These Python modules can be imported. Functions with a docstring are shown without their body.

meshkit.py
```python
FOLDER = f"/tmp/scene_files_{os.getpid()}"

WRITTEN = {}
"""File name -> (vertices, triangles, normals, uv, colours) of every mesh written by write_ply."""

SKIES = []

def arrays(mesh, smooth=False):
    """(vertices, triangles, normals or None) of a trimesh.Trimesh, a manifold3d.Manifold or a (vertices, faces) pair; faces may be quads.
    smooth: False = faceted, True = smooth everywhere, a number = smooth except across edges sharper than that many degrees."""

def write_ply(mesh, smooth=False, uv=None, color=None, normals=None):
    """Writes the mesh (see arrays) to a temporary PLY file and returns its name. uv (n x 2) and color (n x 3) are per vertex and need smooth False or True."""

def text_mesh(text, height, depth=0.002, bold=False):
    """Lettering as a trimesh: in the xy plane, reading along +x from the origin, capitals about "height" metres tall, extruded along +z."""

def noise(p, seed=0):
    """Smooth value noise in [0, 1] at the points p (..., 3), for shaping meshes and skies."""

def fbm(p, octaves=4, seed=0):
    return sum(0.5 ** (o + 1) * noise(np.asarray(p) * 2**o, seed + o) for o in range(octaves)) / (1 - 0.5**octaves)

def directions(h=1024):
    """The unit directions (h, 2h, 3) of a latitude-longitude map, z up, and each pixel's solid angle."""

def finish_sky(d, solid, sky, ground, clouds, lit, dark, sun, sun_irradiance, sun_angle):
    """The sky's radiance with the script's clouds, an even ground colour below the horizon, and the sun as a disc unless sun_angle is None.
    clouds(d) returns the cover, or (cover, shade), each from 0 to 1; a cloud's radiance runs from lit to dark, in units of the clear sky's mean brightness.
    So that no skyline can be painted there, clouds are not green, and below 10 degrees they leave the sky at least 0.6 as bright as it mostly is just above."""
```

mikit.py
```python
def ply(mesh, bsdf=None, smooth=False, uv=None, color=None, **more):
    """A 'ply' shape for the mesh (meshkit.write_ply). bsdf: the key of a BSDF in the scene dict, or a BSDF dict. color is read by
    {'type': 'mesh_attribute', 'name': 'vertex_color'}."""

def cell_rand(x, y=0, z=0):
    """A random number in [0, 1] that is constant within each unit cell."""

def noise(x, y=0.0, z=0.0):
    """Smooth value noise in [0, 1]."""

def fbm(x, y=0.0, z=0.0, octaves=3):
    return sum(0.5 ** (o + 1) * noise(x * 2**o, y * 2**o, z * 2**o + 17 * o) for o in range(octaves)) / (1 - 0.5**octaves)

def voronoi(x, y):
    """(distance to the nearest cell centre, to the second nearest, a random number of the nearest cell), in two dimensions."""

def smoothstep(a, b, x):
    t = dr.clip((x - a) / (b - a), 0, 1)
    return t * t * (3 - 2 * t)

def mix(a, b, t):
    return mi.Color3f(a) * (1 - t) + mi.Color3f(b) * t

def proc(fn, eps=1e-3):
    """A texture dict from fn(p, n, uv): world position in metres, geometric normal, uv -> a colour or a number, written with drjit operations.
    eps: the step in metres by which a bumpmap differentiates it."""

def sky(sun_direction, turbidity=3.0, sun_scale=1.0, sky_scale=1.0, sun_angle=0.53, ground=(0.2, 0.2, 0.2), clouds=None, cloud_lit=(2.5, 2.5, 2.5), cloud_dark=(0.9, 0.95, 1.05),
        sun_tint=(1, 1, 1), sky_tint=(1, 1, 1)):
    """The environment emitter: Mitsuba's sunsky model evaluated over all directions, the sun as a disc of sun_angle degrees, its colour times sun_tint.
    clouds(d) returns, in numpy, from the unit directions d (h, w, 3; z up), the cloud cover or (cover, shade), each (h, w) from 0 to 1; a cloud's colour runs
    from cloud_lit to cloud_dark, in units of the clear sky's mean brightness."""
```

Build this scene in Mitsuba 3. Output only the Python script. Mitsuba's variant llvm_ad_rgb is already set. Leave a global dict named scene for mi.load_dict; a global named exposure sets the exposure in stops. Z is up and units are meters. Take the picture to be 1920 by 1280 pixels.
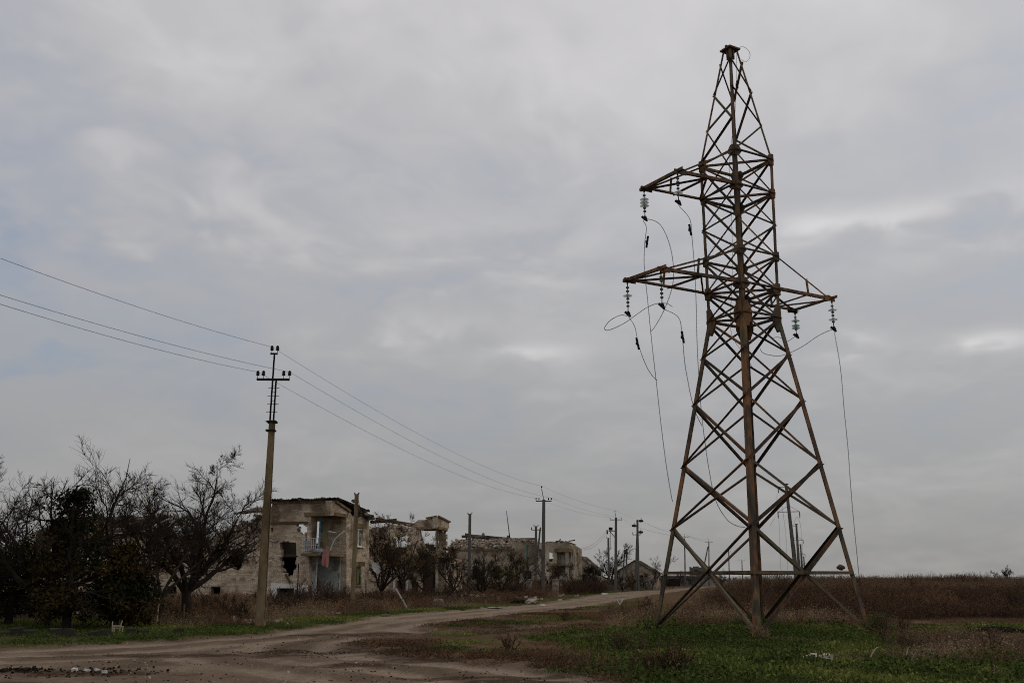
import math, random
import numpy as np, trimesh, shapely
from shapely.geometry import Polygon, Point, LineString, box as sbox
from shapely import affinity
import mitsuba as mi, drjit as dr, mikit, meshkit
from mikit import noise, fbm, voronoi, cell_rand, smoothstep, mix

T = mi.ScalarTransform4f
scene, labels, count = {}, {}, {}
# ---------------------------------------------------------------- camera, sky, exposure
EYE, PITCH, FOC = 1.6, math.radians(13.41), 1867.0      # eye height (m), upward tilt, focal length of a 1920 px wide picture (35 mm lens)
CP, SP = math.cos(PITCH), math.sin(PITCH)
exposure = 2.25
scene['camera'] = {'type': 'perspective', 'fov': 2 * math.degrees(math.atan(960 / FOC)), 'fov_axis': 'x', 'near_clip': 0.1, 'far_clip': 8000.0,
                   'to_world': T().look_at(origin=[0, 0, EYE], target=[0, CP, EYE + SP], up=[0, 0, 1])}


def sight(px, py, Y):
    """The point at distance Y north of the camera on the bearing and elevation read off the photograph."""
    a, b = (px - 960) / FOC, (640 - py) / FOC
    d = np.array([a, CP - b * SP, SP + b * CP])
    return np.array([0, 0, EYE]) + d * (Y / d[1])


def gnd(px, py):
    """Where the line of sight meets flat ground."""
    b = (640 - py) / FOC
    return sight(px, py, -EYE * (CP - b * SP) / (SP + b * CP))


def bear(px, Y):
    return (px - 960) / FOC * (Y * CP - EYE * SP)


# thinner (+) and thicker (-) places of the cloud layer: bearing and elevation as picture columns and rows, half sizes, strength
BREAKS = [(1650, 412, 110, 22, .42), (1530, 405, 60, 16, .18), (1900, 375, 60, 40, .2), (1880, 630, 60, 13, .5), (1615, 634, 42, 16, .36), (1040, 652, 70, 13, .34), (1060, 742, 60, 10, .16), (1170, 590, 60, 20, .1),
          (690, 350, 170, 90, .1), (330, 260, 180, 110, .1), (1230, 190, 190, 130, .08), (1010, 470, 150, 60, .12), (840, 605, 110, 22, .14), (1000, 60, 260, 90, .08),
          (20, 90, 260, 260, -.26), (120, 420, 240, 120, -.14), (620, 290, 90, 50, -.1), (560, 520, 230, 70, -.1), (1500, 230, 120, 110, -.12), (330, 640, 300, 60, -.13), (960, 330, 130, 50, -.1), (1780, 540, 190, 50, -.1), (1800, 260, 120, 60, -.08), (200, 800, 200, 70, -.06)]


def clouds(d):
    z = np.clip(d[..., 2], 0, 1)
    s = 1 / (z + .22)
    q = np.stack([d[..., 0] * s * 1.6, d[..., 1] * s * 1.6, z * 1.6 * s], -1)
    warp = np.stack([meshkit.fbm(q * 1.6 + k, 4, 4 + k) for k in (5, 9, 14)], -1) - .5
    q = q + warp * .75
    n = meshkit.fbm(q * 1.7, 5, 11) - .5
    m = meshkit.fbm(q * np.array([5.2, 5.2, 7]) + 7, 5, 23) - .5
    fine = meshkit.fbm(q * np.array([15., 15, 19]) + 3, 4, 31) - .5
    az, el = np.degrees(np.arctan2(d[..., 0], d[..., 1])), np.degrees(np.arcsin(np.clip(d[..., 2], -1, 1)))
    thin = .55 * n + .36 * m + .12 * fine
    for px, py, w, h, k in BREAKS:
        v = sight(px, py, 1.0) - [0, 0, EYE]
        v /= np.linalg.norm(v)
        a0, e0 = math.degrees(math.atan2(v[0], v[1])), math.degrees(math.asin(v[2]))
        wob = 2.2 * m + 1.6 * n
        g = np.exp(-(((az - a0) / (w * .031) + 1.2 * wob) ** 2 + ((el - e0) / (h * .031) + 1.6 * wob) ** 2) * .6)
        thin = thin + k * g * np.clip(1 + 3.2 * m, .2, 2)
    lum = .82 * (1 + 2 * z) / 3 * np.exp(.62 * thin) * (1 + .04 * np.sin(np.radians(az)))
    cover = np.clip(.97 - .5 * np.clip(-thin - .04, 0, .5) * np.clip(el / 12, 0, 1) - .12 * np.clip(el / 22, 0, 1), .6, 1)
    return cover, np.clip((1.0 - lum / LMAX) / .8, 0, 1)          # cloud colours run from LMAX down to a fifth of it


LMAX = 1.0
KL = 2.68
scene['sky'] = mikit.sky((0.75, 0.35, 0.75), turbidity=3, sun_scale=0.06, sun_angle=30, clouds=clouds,
                         cloud_lit=(KL * 1.05, KL * .985, KL * .94), cloud_dark=(KL * .2, KL * .197, KL * .191), ground=(.1, .09, .07))


# ---------------------------------------------------------------- naming
def key(name, parent=None):
    base = f'{parent}__{name}' if parent else name
    n = count.get(base, 0)
    count[base] = n + 1
    return base if n == 0 else f'{base}_{n:03d}'


def put(name, mesh, bsdf, parent=None, smooth=False, label=None, **kw):
    k = key(name, parent)
    scene[k] = mikit.ply(mesh, 'm_' + bsdf, smooth, **kw)
    if label: labels[k] = {'label': label}
    return k


def thing(name, label, cat, group=None):
    k = key(name)
    labels[k] = {'label': label, 'category': cat}
    if group: labels[k]['group'] = group
    return k


def single(name, mesh, bsdf, label, cat, group=None, smooth=False, kind=None, **kw):
    k = put(name, mesh, bsdf, None, smooth, **kw)
    labels[k] = {'label': label, 'category': cat}
    if group: labels[k]['group'] = group
    if kind: labels[k]['kind'] = kind
    return k


# ---------------------------------------------------------------- mesh helpers: a mesh is (vertices, triangles)
def V(*a): return np.array(a, float)
def unit(a): return np.asarray(a, float) / max(np.linalg.norm(a), 1e-12)


def cat(ms):
    vs, fs, at = [], [], 0
    for v, f in ms:
        vs.append(v); fs.append(np.asarray(f) + at); at += len(v)
    return np.vstack(vs), np.vstack(fs)


def prism(ring0, ring1):
    n = len(ring0)
    v = np.vstack([ring0, ring1]); f = []
    for i in range(n):
        j = (i + 1) % n
        f += [[i, j, n + j], [i, n + j, n + i]]
    for i in range(1, n - 1):
        f += [[0, i + 1, i], [n, n + i, n + i + 1]]
    return v, np.array(f)


def box(c, size, ax=None):
    """Box of full size about c; ax: three axes as rows."""
    s = np.array([[x, y, z] for z in (-.5, .5) for x, y in ((-.5, -.5), (.5, -.5), (.5, .5), (-.5, .5))]) * size
    if ax is not None: s = s @ np.asarray(ax)
    s = s + c
    return prism(s[:4], s[4:])


def frame_of(d, up=(0, 0, 1)):
    d = unit(d)
    up = np.asarray(up, float)
    if abs(d @ unit(up)) > .98: up = V(1, 0, 0) if abs(d[0]) < .9 else V(0, 1, 0)
    a = unit(np.cross(up, d))
    return a, np.cross(d, a)


def beam(p, q, w, h, w1=None, h1=None, up=(0, 0, 1)):
    p, q = np.asarray(p, float), np.asarray(q, float)
    a, b = frame_of(q - p, up)
    w1, h1 = w1 or w, h1 or h
    r = lambda c, w, h: np.array([c + a * x * w / 2 + b * y * h / 2 for x, y in ((-1, -1), (1, -1), (1, 1), (-1, 1))])
    return prism(r(p, w, h), r(q, w1, h1))


def angle_bar(p, q, a, b, w, t):
    """Angle iron with its corner line on p-q and flanges along a and b."""
    p, q = np.asarray(p, float), np.asarray(q, float)
    d = unit(q - p)
    a = unit(a - d * (a @ d)); b = b - d * (b @ d); b = unit(b - a * (b @ a))
    pr = [(0, 0), (w, 0), (w, t), (t, t), (t, w), (0, w)]
    r = lambda c: np.array([c + a * x + b * y for x, y in pr])
    v, f = prism(r(p), r(q))
    f = [x for x in f.tolist()][:12] + [[0, 2, 1], [0, 3, 2], [0, 4, 3], [0, 5, 4], [6, 7, 8], [6, 8, 9], [6, 9, 10], [6, 10, 11]]
    if np.cross(a, b) @ d < 0: f = [x[::-1] for x in f]
    return v, np.array(f)


def tube(pts, r, sides=6, caps=True):
    pts = np.asarray(pts, float); n = len(pts)
    r = np.broadcast_to(np.asarray(r, float), n)
    d = np.gradient(pts, axis=0); d /= np.linalg.norm(d, axis=1, keepdims=True) + 1e-12
    a, _ = frame_of(d[0]); rings = []
    for i in range(n):
        a = unit(a - d[i] * (a @ d[i])); b = np.cross(d[i], a)
        th = np.arange(sides) * 2 * np.pi / sides
        rings.append(pts[i] + r[i] * (np.cos(th)[:, None] * a + np.sin(th)[:, None] * b))
    v = np.vstack(rings); k = np.arange(sides); k1 = (k + 1) % sides; f = []
    for i in range(n - 1):
        o = i * sides
        f.append(np.stack([o + k, o + k1, o + sides + k1], 1)); f.append(np.stack([o + k, o + sides + k1, o + sides + k], 1))
    f = np.vstack(f)
    if caps:
        e = (n - 1) * sides
        f = np.vstack([f] + [[[0, i + 1, i], [e, e + i, e + i + 1]] for i in range(1, sides - 1)])
    return v, f


def lathe(prof, seg=14, at=(0, 0, 0), axis=None):
    """prof: (radius, z) from bottom to top."""
    th = np.arange(seg) * 2 * np.pi / seg
    v = np.vstack([np.stack([r * np.cos(th), r * np.sin(th), th * 0 + z], 1) for r, z in prof])
    k = np.arange(seg); k1 = (k + 1) % seg; f = []
    for i in range(len(prof) - 1):
        o = i * seg
        f += [np.stack([o + k, o + k1, o + seg + k1], 1), np.stack([o + k, o + seg + k1, o + seg + k], 1)]
    if axis is not None:
        a, b = frame_of(axis); v = v @ np.array([a, b, unit(axis)])
    return v + np.asarray(at, float), np.vstack(f)


def spline(pts, n=10):
    p = np.asarray(pts, float); p = np.vstack([2 * p[0] - p[1], p, 2 * p[-1] - p[-2]]); out = []
    t = np.linspace(0, 1, n, endpoint=False)[:, None]
    for i in range(1, len(p) - 2):
        a, b, c, d = p[i - 1:i + 3]
        out.append(.5 * (2 * b + (c - a) * t + (2 * a - 5 * b + 4 * c - d) * t ** 2 + (3 * b - a - 3 * c + d) * t ** 3))
    return np.vstack(out + [p[-2:-1]])


def blob(c, r, seed, rough=.35, sub=1):
    m = trimesh.creation.icosphere(subdivisions=sub)
    v = np.array(m.vertices)
    v = v * (1 + rough * (meshkit.fbm(v * 1.7 + seed * 3.1, 2, seed)[:, None] - .5) * 2)
    return v * np.asarray(r) + c, np.array(m.faces)


def chunk(c, size, rng):
    """A broken piece: a box with its corners knocked about, turned at random."""
    v, f = box(V(0, 0, 0), size)
    v = v * (1 + rng.uniform(-.28, .28, v.shape))
    a = unit(rng.normal(size=3) * [1, 1, .5]); b, cc = frame_of(a)
    return v @ np.array([a, b, cc]) + c, f


# ---------------------------------------------------------------- materials
def mat(k, fn_or_rgb, rough=None, spec=None):
    tex = mikit.proc(fn_or_rgb) if callable(fn_or_rgb) else {'type': 'rgb', 'value': list(fn_or_rgb)}
    if rough is None: b = {'type': 'diffuse', 'reflectance': tex}
    else: b = {'type': 'principled', 'base_color': tex, 'roughness': rough, 'specular': .3 if spec is None else spec}
    scene['m_' + k] = {'type': 'twosided', 'nested': b}


def f_rust(p, n, uv):
    a = fbm(p.x * 1.6, p.y * 1.6, p.z * .7, 3)
    b = fbm(p.x * 11, p.y * 11, p.z * 3.2, 3)
    c = mix((.068, .05, .033), (.2, .094, .038), smoothstep(.42, .66, a * .55 + b * .45))
    c = mix(c, (.085, .08, .042), smoothstep(.55, .75, fbm(p.x * 2.3 + 9, p.y * 2.3, p.z * 1.1, 2)) * .8)
    return mix(c, (.022, .018, .016), smoothstep(.58, .74, noise(p.x * 7 + 3, p.y * 7, p.z * 2.2)) * .6)


def f_brick(p, n, uv):
    h, w = .079, .262
    row = dr.floor(uv.y / h)
    x = uv.x / w + .5 * (row - 2 * dr.floor(row / 2)) + .06 * cell_rand(row, 3, 1)
    fx, fy = x - dr.floor(x), uv.y / h - row
    r = cell_rand(dr.floor(x), row, 5)
    c = mix((.47, .39, .305), (.66, .565, .45), r)
    c = mix(c, (.42, .29, .2), smoothstep(.86, .9, cell_rand(dr.floor(x), row, 9)) * .6)
    joint = dr.minimum(dr.minimum(fx, 1 - fx) * w, dr.minimum(fy, 1 - fy) * h)
    c = mix((.13, .115, .09), c, smoothstep(.004, .0095, joint))
    stain = fbm(p.x * .6, p.y * .6 + 3, p.z * .35, 4)
    c = c * mix((.66, .62, .58), (1.06, 1.04, 1.0), smoothstep(.28, .5, stain))
    c = mix(c, (.22, .165, .12), smoothstep(.6, .68, fbm(p.x * 1.5 + 11, p.y * 1.5, p.z * 1.9, 4)) * .75)            # patches with the face knocked off
    c = c * mix((.55, .53, .52), (1, 1, 1), smoothstep(.3, .44, fbm(p.x * 1.1 + 3, p.y * 1.1 + 8, p.z * .5, 4)))      # run-off and soot
    return c * mix((.75, .75, .75), (1.05, 1.05, 1.05), fbm(p.x * 6, p.y * 6, p.z * 6, 2))


def f_plaster(p, n, uv):
    a = fbm(p.x * 1.3, p.y * 1.3, p.z * .9, 4)
    c = mix((.34, .40, .38), (.44, .47, .42), a)
    c = mix((.25, .21, .17), c, smoothstep(.33, .41, fbm(p.x * 2.6 + 4, p.y * 2.6, p.z * 2.2, 3)))
    return c * (.65 + .5 * fbm(p.x * .8, p.y * .8, p.z * 3, 3))


def f_cream(p, n, uv):
    a = fbm(p.x * .9, p.y * .9, p.z * .9, 4)
    c = mix((.2, .165, .12), (.36, .31, .235), smoothstep(.3, .62, a))
    return c * (.7 + .5 * fbm(p.x * 3, p.y * 3, p.z * 1.2, 3))


def f_concrete(p, n, uv):
    a = fbm(p.x * 3, p.y * 3, p.z * .8, 4)
    c = mix((.12, .088, .05), (.21, .16, .097), smoothstep(.3, .65, a))
    return c * (.72 + .5 * fbm(p.x * 14, p.y * 14, p.z * 5, 2))


def f_rubble(p, n, uv):
    r = noise(p.x * 5, p.y * 5, p.z * 5)
    c = mix((.16, .13, .10), (.42, .37, .30), r)
    return mix(c, (.28, .14, .09), smoothstep(.62, .7, noise(p.x * 4 + 7, p.y * 4, p.z * 4)) * .7)


def f_roof(p, n, uv):
    a = fbm(p.x * 2, p.y * 2, p.z * 2, 3)
    return mix((.035, .032, .028), (.15, .13, .105), smoothstep(.35, .7, a))


def f_bark(p, n, uv):
    a = fbm(p.x * 9, p.y * 9, p.z * 3, 3)
    return mix((.017, .013, .011), (.062, .05, .04), a)


def f_road(p, n, uv):
    # uv: x = damp and dark, y = pale packed dirt
    g = fbm(p.x * .9, p.y * .35, 2.0, 4)
    fine = fbm(p.x * 9, p.y * 7, 5.0, 3)
    grit = noise(p.x * 37, p.y * 31, 1.0)
    c = mix((.132, .1, .074), (.22, .172, .132), smoothstep(.28, .68, g * .5 + uv.y * .5))
    c = mix(c, (.052, .036, .026), dr.clip(uv.x * (.35 + 1.1 * fine), 0, 1))
    c = c * (.72 + .42 * fine) * (.88 + .24 * grit)
    return mix(c, (.3, .27, .23), smoothstep(.93, .985, noise(p.x * 21 + 3, p.y * 17, 4.0)) * .5)


def f_soil(p, n, uv):
    # uv: x = green cover, y = pale dead litter
    g = fbm(p.x * 1.7, p.y * 1.7, 3.0, 4)
    fine = fbm(p.x * 11, p.y * 9, 6.0, 3)
    c = mix((.055, .037, .024), (.105, .07, .044), g)
    c = mix(c, (.13, .1, .06), dr.clip(uv.y * (.3 + .9 * fine), 0, 1))
    c = mix(c, mix((.02, .03, .008), (.045, .065, .015), fine), dr.clip(uv.x * (.4 + 1.0 * g), 0, 1))
    return c * (.6 + .75 * fine)


def f_rust_dark(p, n, uv): return f_rust(p, n, uv) * mi.Color3f(.55, .52, .55)
def f_rust_olive(p, n, uv): return mix(f_rust(p, n, uv), (.105, .09, .058), .6)


for k, fn, r in (('rust_dark', f_rust_dark, .8), ('rust_olive', f_rust_olive, .8), ('rust', f_rust, .8), ('brick', f_brick, None), ('plaster', f_plaster, None), ('cream', f_cream, None), ('concrete', f_concrete, None), ('rubble', f_rubble, None),
                 ('roof_sheet', f_roof, None), ('bark', f_bark, None), ('road_dirt', f_road, None), ('soil', f_soil, None)):
    mat(k, fn, r)
for k, c in dict(dark_steel=(.022, .021, .02), porcelain=(.03, .021, .018), cap_grey=(.13, .135, .13), wire_metal=(.06, .06, .062), white_paint=(.62, .62, .58), white_scrap=(.5, .49, .46), grey_scrap=(.24, .24, .23), teal_paint=(.05, .15, .135),
                 blue_paint=(.08, .24, .34), green_cloth=(.12, .16, .06), pink_cloth=(.34, .16, .145), old_wood=(.1, .07, .045), pale_wood=(.36, .31, .23), char=(.012, .011, .01),
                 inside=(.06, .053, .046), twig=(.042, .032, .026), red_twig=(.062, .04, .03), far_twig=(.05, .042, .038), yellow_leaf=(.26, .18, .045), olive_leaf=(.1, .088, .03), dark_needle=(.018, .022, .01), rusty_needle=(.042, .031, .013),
                 grass=(.094, .122, .03), grass_light=(.165, .178, .05), grass_dark=(.06, .082, .024), straw=(.27, .2, .12), brown_weed=(.155, .092, .054), dark_weed=(.085, .053, .035), grey_weed=(.135, .1, .068),
                 far_concrete=(.11, .105, .095), lamp_grey=(.05, .05, .052), dish=(.42, .42, .4), stone=(.34, .31, .26), orange_leaf=(.15, .088, .034)).items():
    mat(k, c)
scene['m_glass_pane'] = {'type': 'thindielectric'}

# ---------------------------------------------------------------- ground
ROAD_PX = [(-420, 1226), (0, 1213), (200, 1204), (425, 1190), (560, 1173), (700, 1153), (850, 1142), (1000, 1131.5), (1080, 1120), (1130, 1112), (1185, 1107.5), (1250, 1104), (1310, 1099.5), (1338, 1097),
           (1352, 1098.5), (1300, 1104), (1250, 1111), (1205, 1118), (1130, 1132), (1060, 1142), (960, 1152), (880, 1161), (820, 1170), (790, 1178), (830, 1181), (900, 1176), (1000, 1170), (1100, 1165), (1165, 1155), (1205, 1147),
           (1215, 1151), (1180, 1160), (1110, 1170), (1000, 1178), (900, 1184), (800, 1189), (740, 1193), (690, 1201), (690, 1213), (745, 1222), (830, 1228), (930, 1238), (1030, 1248), (1110, 1259), (1200, 1271), (1290, 1295), (1400, 1340)]
ROAD = Polygon([tuple(gnd(*p)[:2]) for p in ROAD_PX] + [(4.5, 4), (5, -14), (-25, -14), (-25, 18)]).buffer(0)
TC = V(6.6174, 27.697)                                     # the pylon's centre


def sdist(poly, x, y):
    """Signed distance to the polygon's edge, positive inside."""
    pts = shapely.points(np.ravel(x), np.ravel(y))
    d = shapely.distance(poly.boundary, pts)
    return np.where(shapely.contains(poly, pts), d, -d).reshape(np.shape(x))


def nz(x, y, s, seed=0, o=3): return meshkit.fbm(np.stack([np.asarray(x, float) * s, np.asarray(y, float) * s, np.zeros_like(np.asarray(x, float))], -1), o, seed)
def sstep(a, b, x): t = np.clip((x - a) / (b - a), 0, 1); return t * t * (3 - 2 * t)


def height(x, y):
    x, y = np.asarray(x, float), np.asarray(y, float)
    d = np.hypot((x - TC[0]) * .95, y - TC[1])
    h = .25 * sstep(5.6, 2.4, d) + .2 * (nz(x, y, .8, 5, 4) - .5) * sstep(9, 4, d)
    right = sstep(6, 18, x - .23 * y)
    h = h + right * .22 * sstep(45, 160, y)                   # the field lifts towards the skyline
    h = h + .10 * (nz(x, y, .25, 2, 3) - .5) * sstep(70, 20, y)
    left = sstep(-4, -9, x - .215 * y + 14)
    return h + .12 * left


def rr(n0, n1, ratio, step):                                    # rows: even steps then growing ones
    y, out = n0, [n0]
    while y < n1: y += step; step *= ratio; out.append(y)
    return np.array(out)


rows = np.concatenate([np.linspace(-14, 13, 28), rr(13.4, 330, 1.0077, .085)])
cols = np.linspace(-1, 1, 560); cols = cols * (.5 + .5 * cols ** 2)
gx = cols[None, :] * (.95 * np.maximum(rows, 14)[:, None] + 12); gy = np.repeat(rows[:, None], len(cols), 1)
sd = sdist(ROAD, gx, gy)
edge = sd + (nz(gx, gy, 1.3, 31, 4) - .5) * np.clip(.9 + .02 * gy, .9, 2.2)
inroad = sstep(-.25, .35, edge)
hz = height(gx, gy)
track = .0
for off in (1.0, 2.7, 4.4):                                     # wheel ruts running along the road's left side
    dd = sd - off - .5 * (nz(gx, gy, .12, 8) - .5)
    track = track + np.exp(-(dd / .33) ** 2)
rut = track * np.clip(1.2 - gy / 130, .2, 1)
rough = (nz(gx, gy, 2.2, 41, 4) - .5) * .06 + (nz(gx, gy, 6.5, 43, 3) - .5) * .035
clod = np.maximum(nz(gx, gy, 1.7, 51, 4) - .56, 0) * .5 * sstep(.9, -.1, np.abs(sd) - .2)
pale_far = .3 * sstep(28, 55, gy)
gz = hz - .05 * inroad - .035 * rut * inroad + rough * (.35 + .4 * (1 - rut)) * sstep(120, 25, gy) + clod * .5
puddle = 0
for px, py, sx, sy in ((735, 1212, 1.6, 1.0), (800, 1231, 1.4, .5), (150, 1258, 2.3, .55), (30, 1255, 1.2, .4), (560, 1216, 1.8, .6), (680, 1186, 2.4, 1.2), (760, 1200, 1.5, 1.6), (60, 1278, 2.6, .5), (900, 1262, 1.5, .3), (650, 1240, 1.4, .5), (1010, 1270, 1.6, .4), (420, 1222, 3.0, .5)):
    c = gnd(px, py)
    e = ((gx - c[0]) / sx) ** 2 + ((gy - c[1]) / sy) ** 2 + (nz(gx, gy, 1.6, 61, 3) - .5) * 2.2
    puddle = np.maximum(puddle, sstep(1.25, .35, e))
dark = np.clip(.1 * sstep(.45, .7, nz(gx, gy, .5, 71, 4)) + .8 * puddle + .25 * sstep(.6, 0, np.abs(sd - .1)) + .3 * sstep(.52, .7, nz(gx, gy * .35, 1.1, 73, 4)) * sstep(60, 20, gy), 0, 1)
pale = np.clip(.22 + pale_far + .75 * rut + .5 * (nz(gx, gy, .4, 81, 3) - .5), 0, 1)
dark = np.clip(dark + .28 * np.clip(1 - 1.6 * track, 0, 1) * sstep(.35, .6, nz(gx * 1.2, gy * .3, 1.0, 83, 3)) * inroad * sstep(90, 30, gy), 0, 1)


def greenness(x, y):
    x, y = np.asarray(x, float), np.asarray(y, float)
    d = np.hypot(x - TC[0], y - TC[1])
    n = nz(x, y, .35, 91, 4)
    s = sdist(ROAD, x, y)
    near = sstep(31.5, 29.5, y + (n - .5) * 6) * sstep(0.5, 3.0, x + (n - .5) * 3 + .05 * (y - 20))
    dry = sstep(7.6, 9.4, x - .24 * (y - 20) + (n - .5) * 3) * sstep(18.5, 21, y) # dead weeds on the right
    strip = np.exp(-((y - 34.5 - .06 * (x - 15)) / 2.6) ** 2) * sstep(10, 13, x)
    verge = sstep(-3.6, -1.2, s + (n - .5) * 3.0) * (x < .215 * y - 13) * (.55 + .6 * sstep(.35, .6, n))
    yard = sstep(-3, -4, s) * (x < .21 * y - 15) * sstep(50, 42, y) * .9
    isle = sstep(-.1, -1.2, s) * (x > .2 * y - 12) * sstep(0, -.5, x - 3 - .12 * (y - 20)) * sstep(.42, .56, n)
    far = sstep(.5, .66, n) * .7 * sstep(40, 60, y)
    return np.clip(near * (1 - .85 * dry) + .9 * strip + verge + yard + .7 * isle + far * (x > .21 * y) * (y < 75), 0, 1)


green = greenness(gx, gy)
litter = np.clip(nz(gx, gy, .5, 95, 3) * .9 - .1, 0, 1)
idx = np.arange(gx.size).reshape(gx.shape)
quads = np.stack([idx[:-1, :-1], idx[:-1, 1:], idx[1:, 1:], idx[1:, :-1]], -1).reshape(-1, 4)
tris = np.vstack([quads[:, [0, 1, 2]], quads[:, [0, 2, 3]]])
verts = np.stack([gx, gy, gz], -1).reshape(-1, 3)
onroad = (edge.ravel()[tris].mean(1) > 0)


def submesh(sel, uva, uvb):
    t = tris[sel]; used, inv = np.unique(t, return_inverse=True)
    return (verts[used], inv.reshape(-1, 3)), np.stack([uva.ravel()[used], uvb.ravel()[used]], 1)


m, uv = submesh(onroad, dark, pale)
put('dirt_road', m, 'road_dirt', smooth=True, uv=uv); labels['dirt_road'] = {'kind': 'structure', 'label': 'rutted pale brown dirt road widening into the foreground'}
m, uv = submesh(~onroad, green, litter)
put('ground', m, 'soil', smooth=True, uv=uv); labels['ground'] = {'kind': 'structure', 'label': 'bare soil and litter beside the dirt road'}
R_ = 4000.0
put('far_plain', (V(-R_, -R_, -.45, R_, -R_, -.45, R_, R_, -.45, -R_, R_, -.45).reshape(4, 3), np.array([[0, 1, 2], [0, 2, 3]])), 'soil', uv=np.tile([[.15, .4]], (4, 1)))
labels['far_plain'] = {'kind': 'structure', 'label': 'flat dark plain running to the horizon'}


def zat(x, y):
    """Height of the built ground."""
    i = int(np.clip(np.searchsorted(rows, y) - 1, 0, len(rows) - 2))
    w = .95 * max(rows[i], 14) + 12
    j = int(np.clip(np.searchsorted(cols, x / w) - 1, 0, len(cols) - 2))
    return float(gz[i:i + 2, j:j + 2].mean())


def on(px, Y):
    x = bear(px, Y)
    return V(x, Y, zat(x, Y))

# ---------------------------------------------------------------- the lattice pylon
ROT, LEANX, LEANY = math.radians(-14.67), .00444, -.0016
RAD = [2.825, 2.241, 1.884, 1.517, 1.227, 1.015, 1.041, 1.059, 1.049, 1.054, 1.064, .802, .549, .324, .224]
LEV = [.263, 2.96, 4.685, 6.432, 7.768, 8.827, 9.663, 10.649, 11.621, 12.585, 13.649, 14.763, 15.93, 16.952, 17.348]


def leg_at(k, z):
    """Corner k (0 left, 1 near, 2 right, 3 far) of the pylon at height z."""
    r = np.interp(z, LEV, RAD)
    if z < LEV[0]: r = RAD[0] + (LEV[0] - z) * .216
    a = ROT + (math.pi, -math.pi / 2, 0, math.pi / 2)[k]
    return V(TC[0] + LEANX * z + r * math.cos(a), TC[1] + LEANY * z + r * math.sin(a), z)


def face(i, j):
    """(direction along the face from leg i to leg j, outward normal)."""
    a = leg_at(j, 5) - leg_at(i, 5); a[2] = 0; a = unit(a)
    n = V(a[1], -a[0], 0)
    mid = (leg_at(i, 5) + leg_at(j, 5)) / 2 - V(TC[0], TC[1], 5)
    return a, n if n @ mid > 0 else -n


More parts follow.
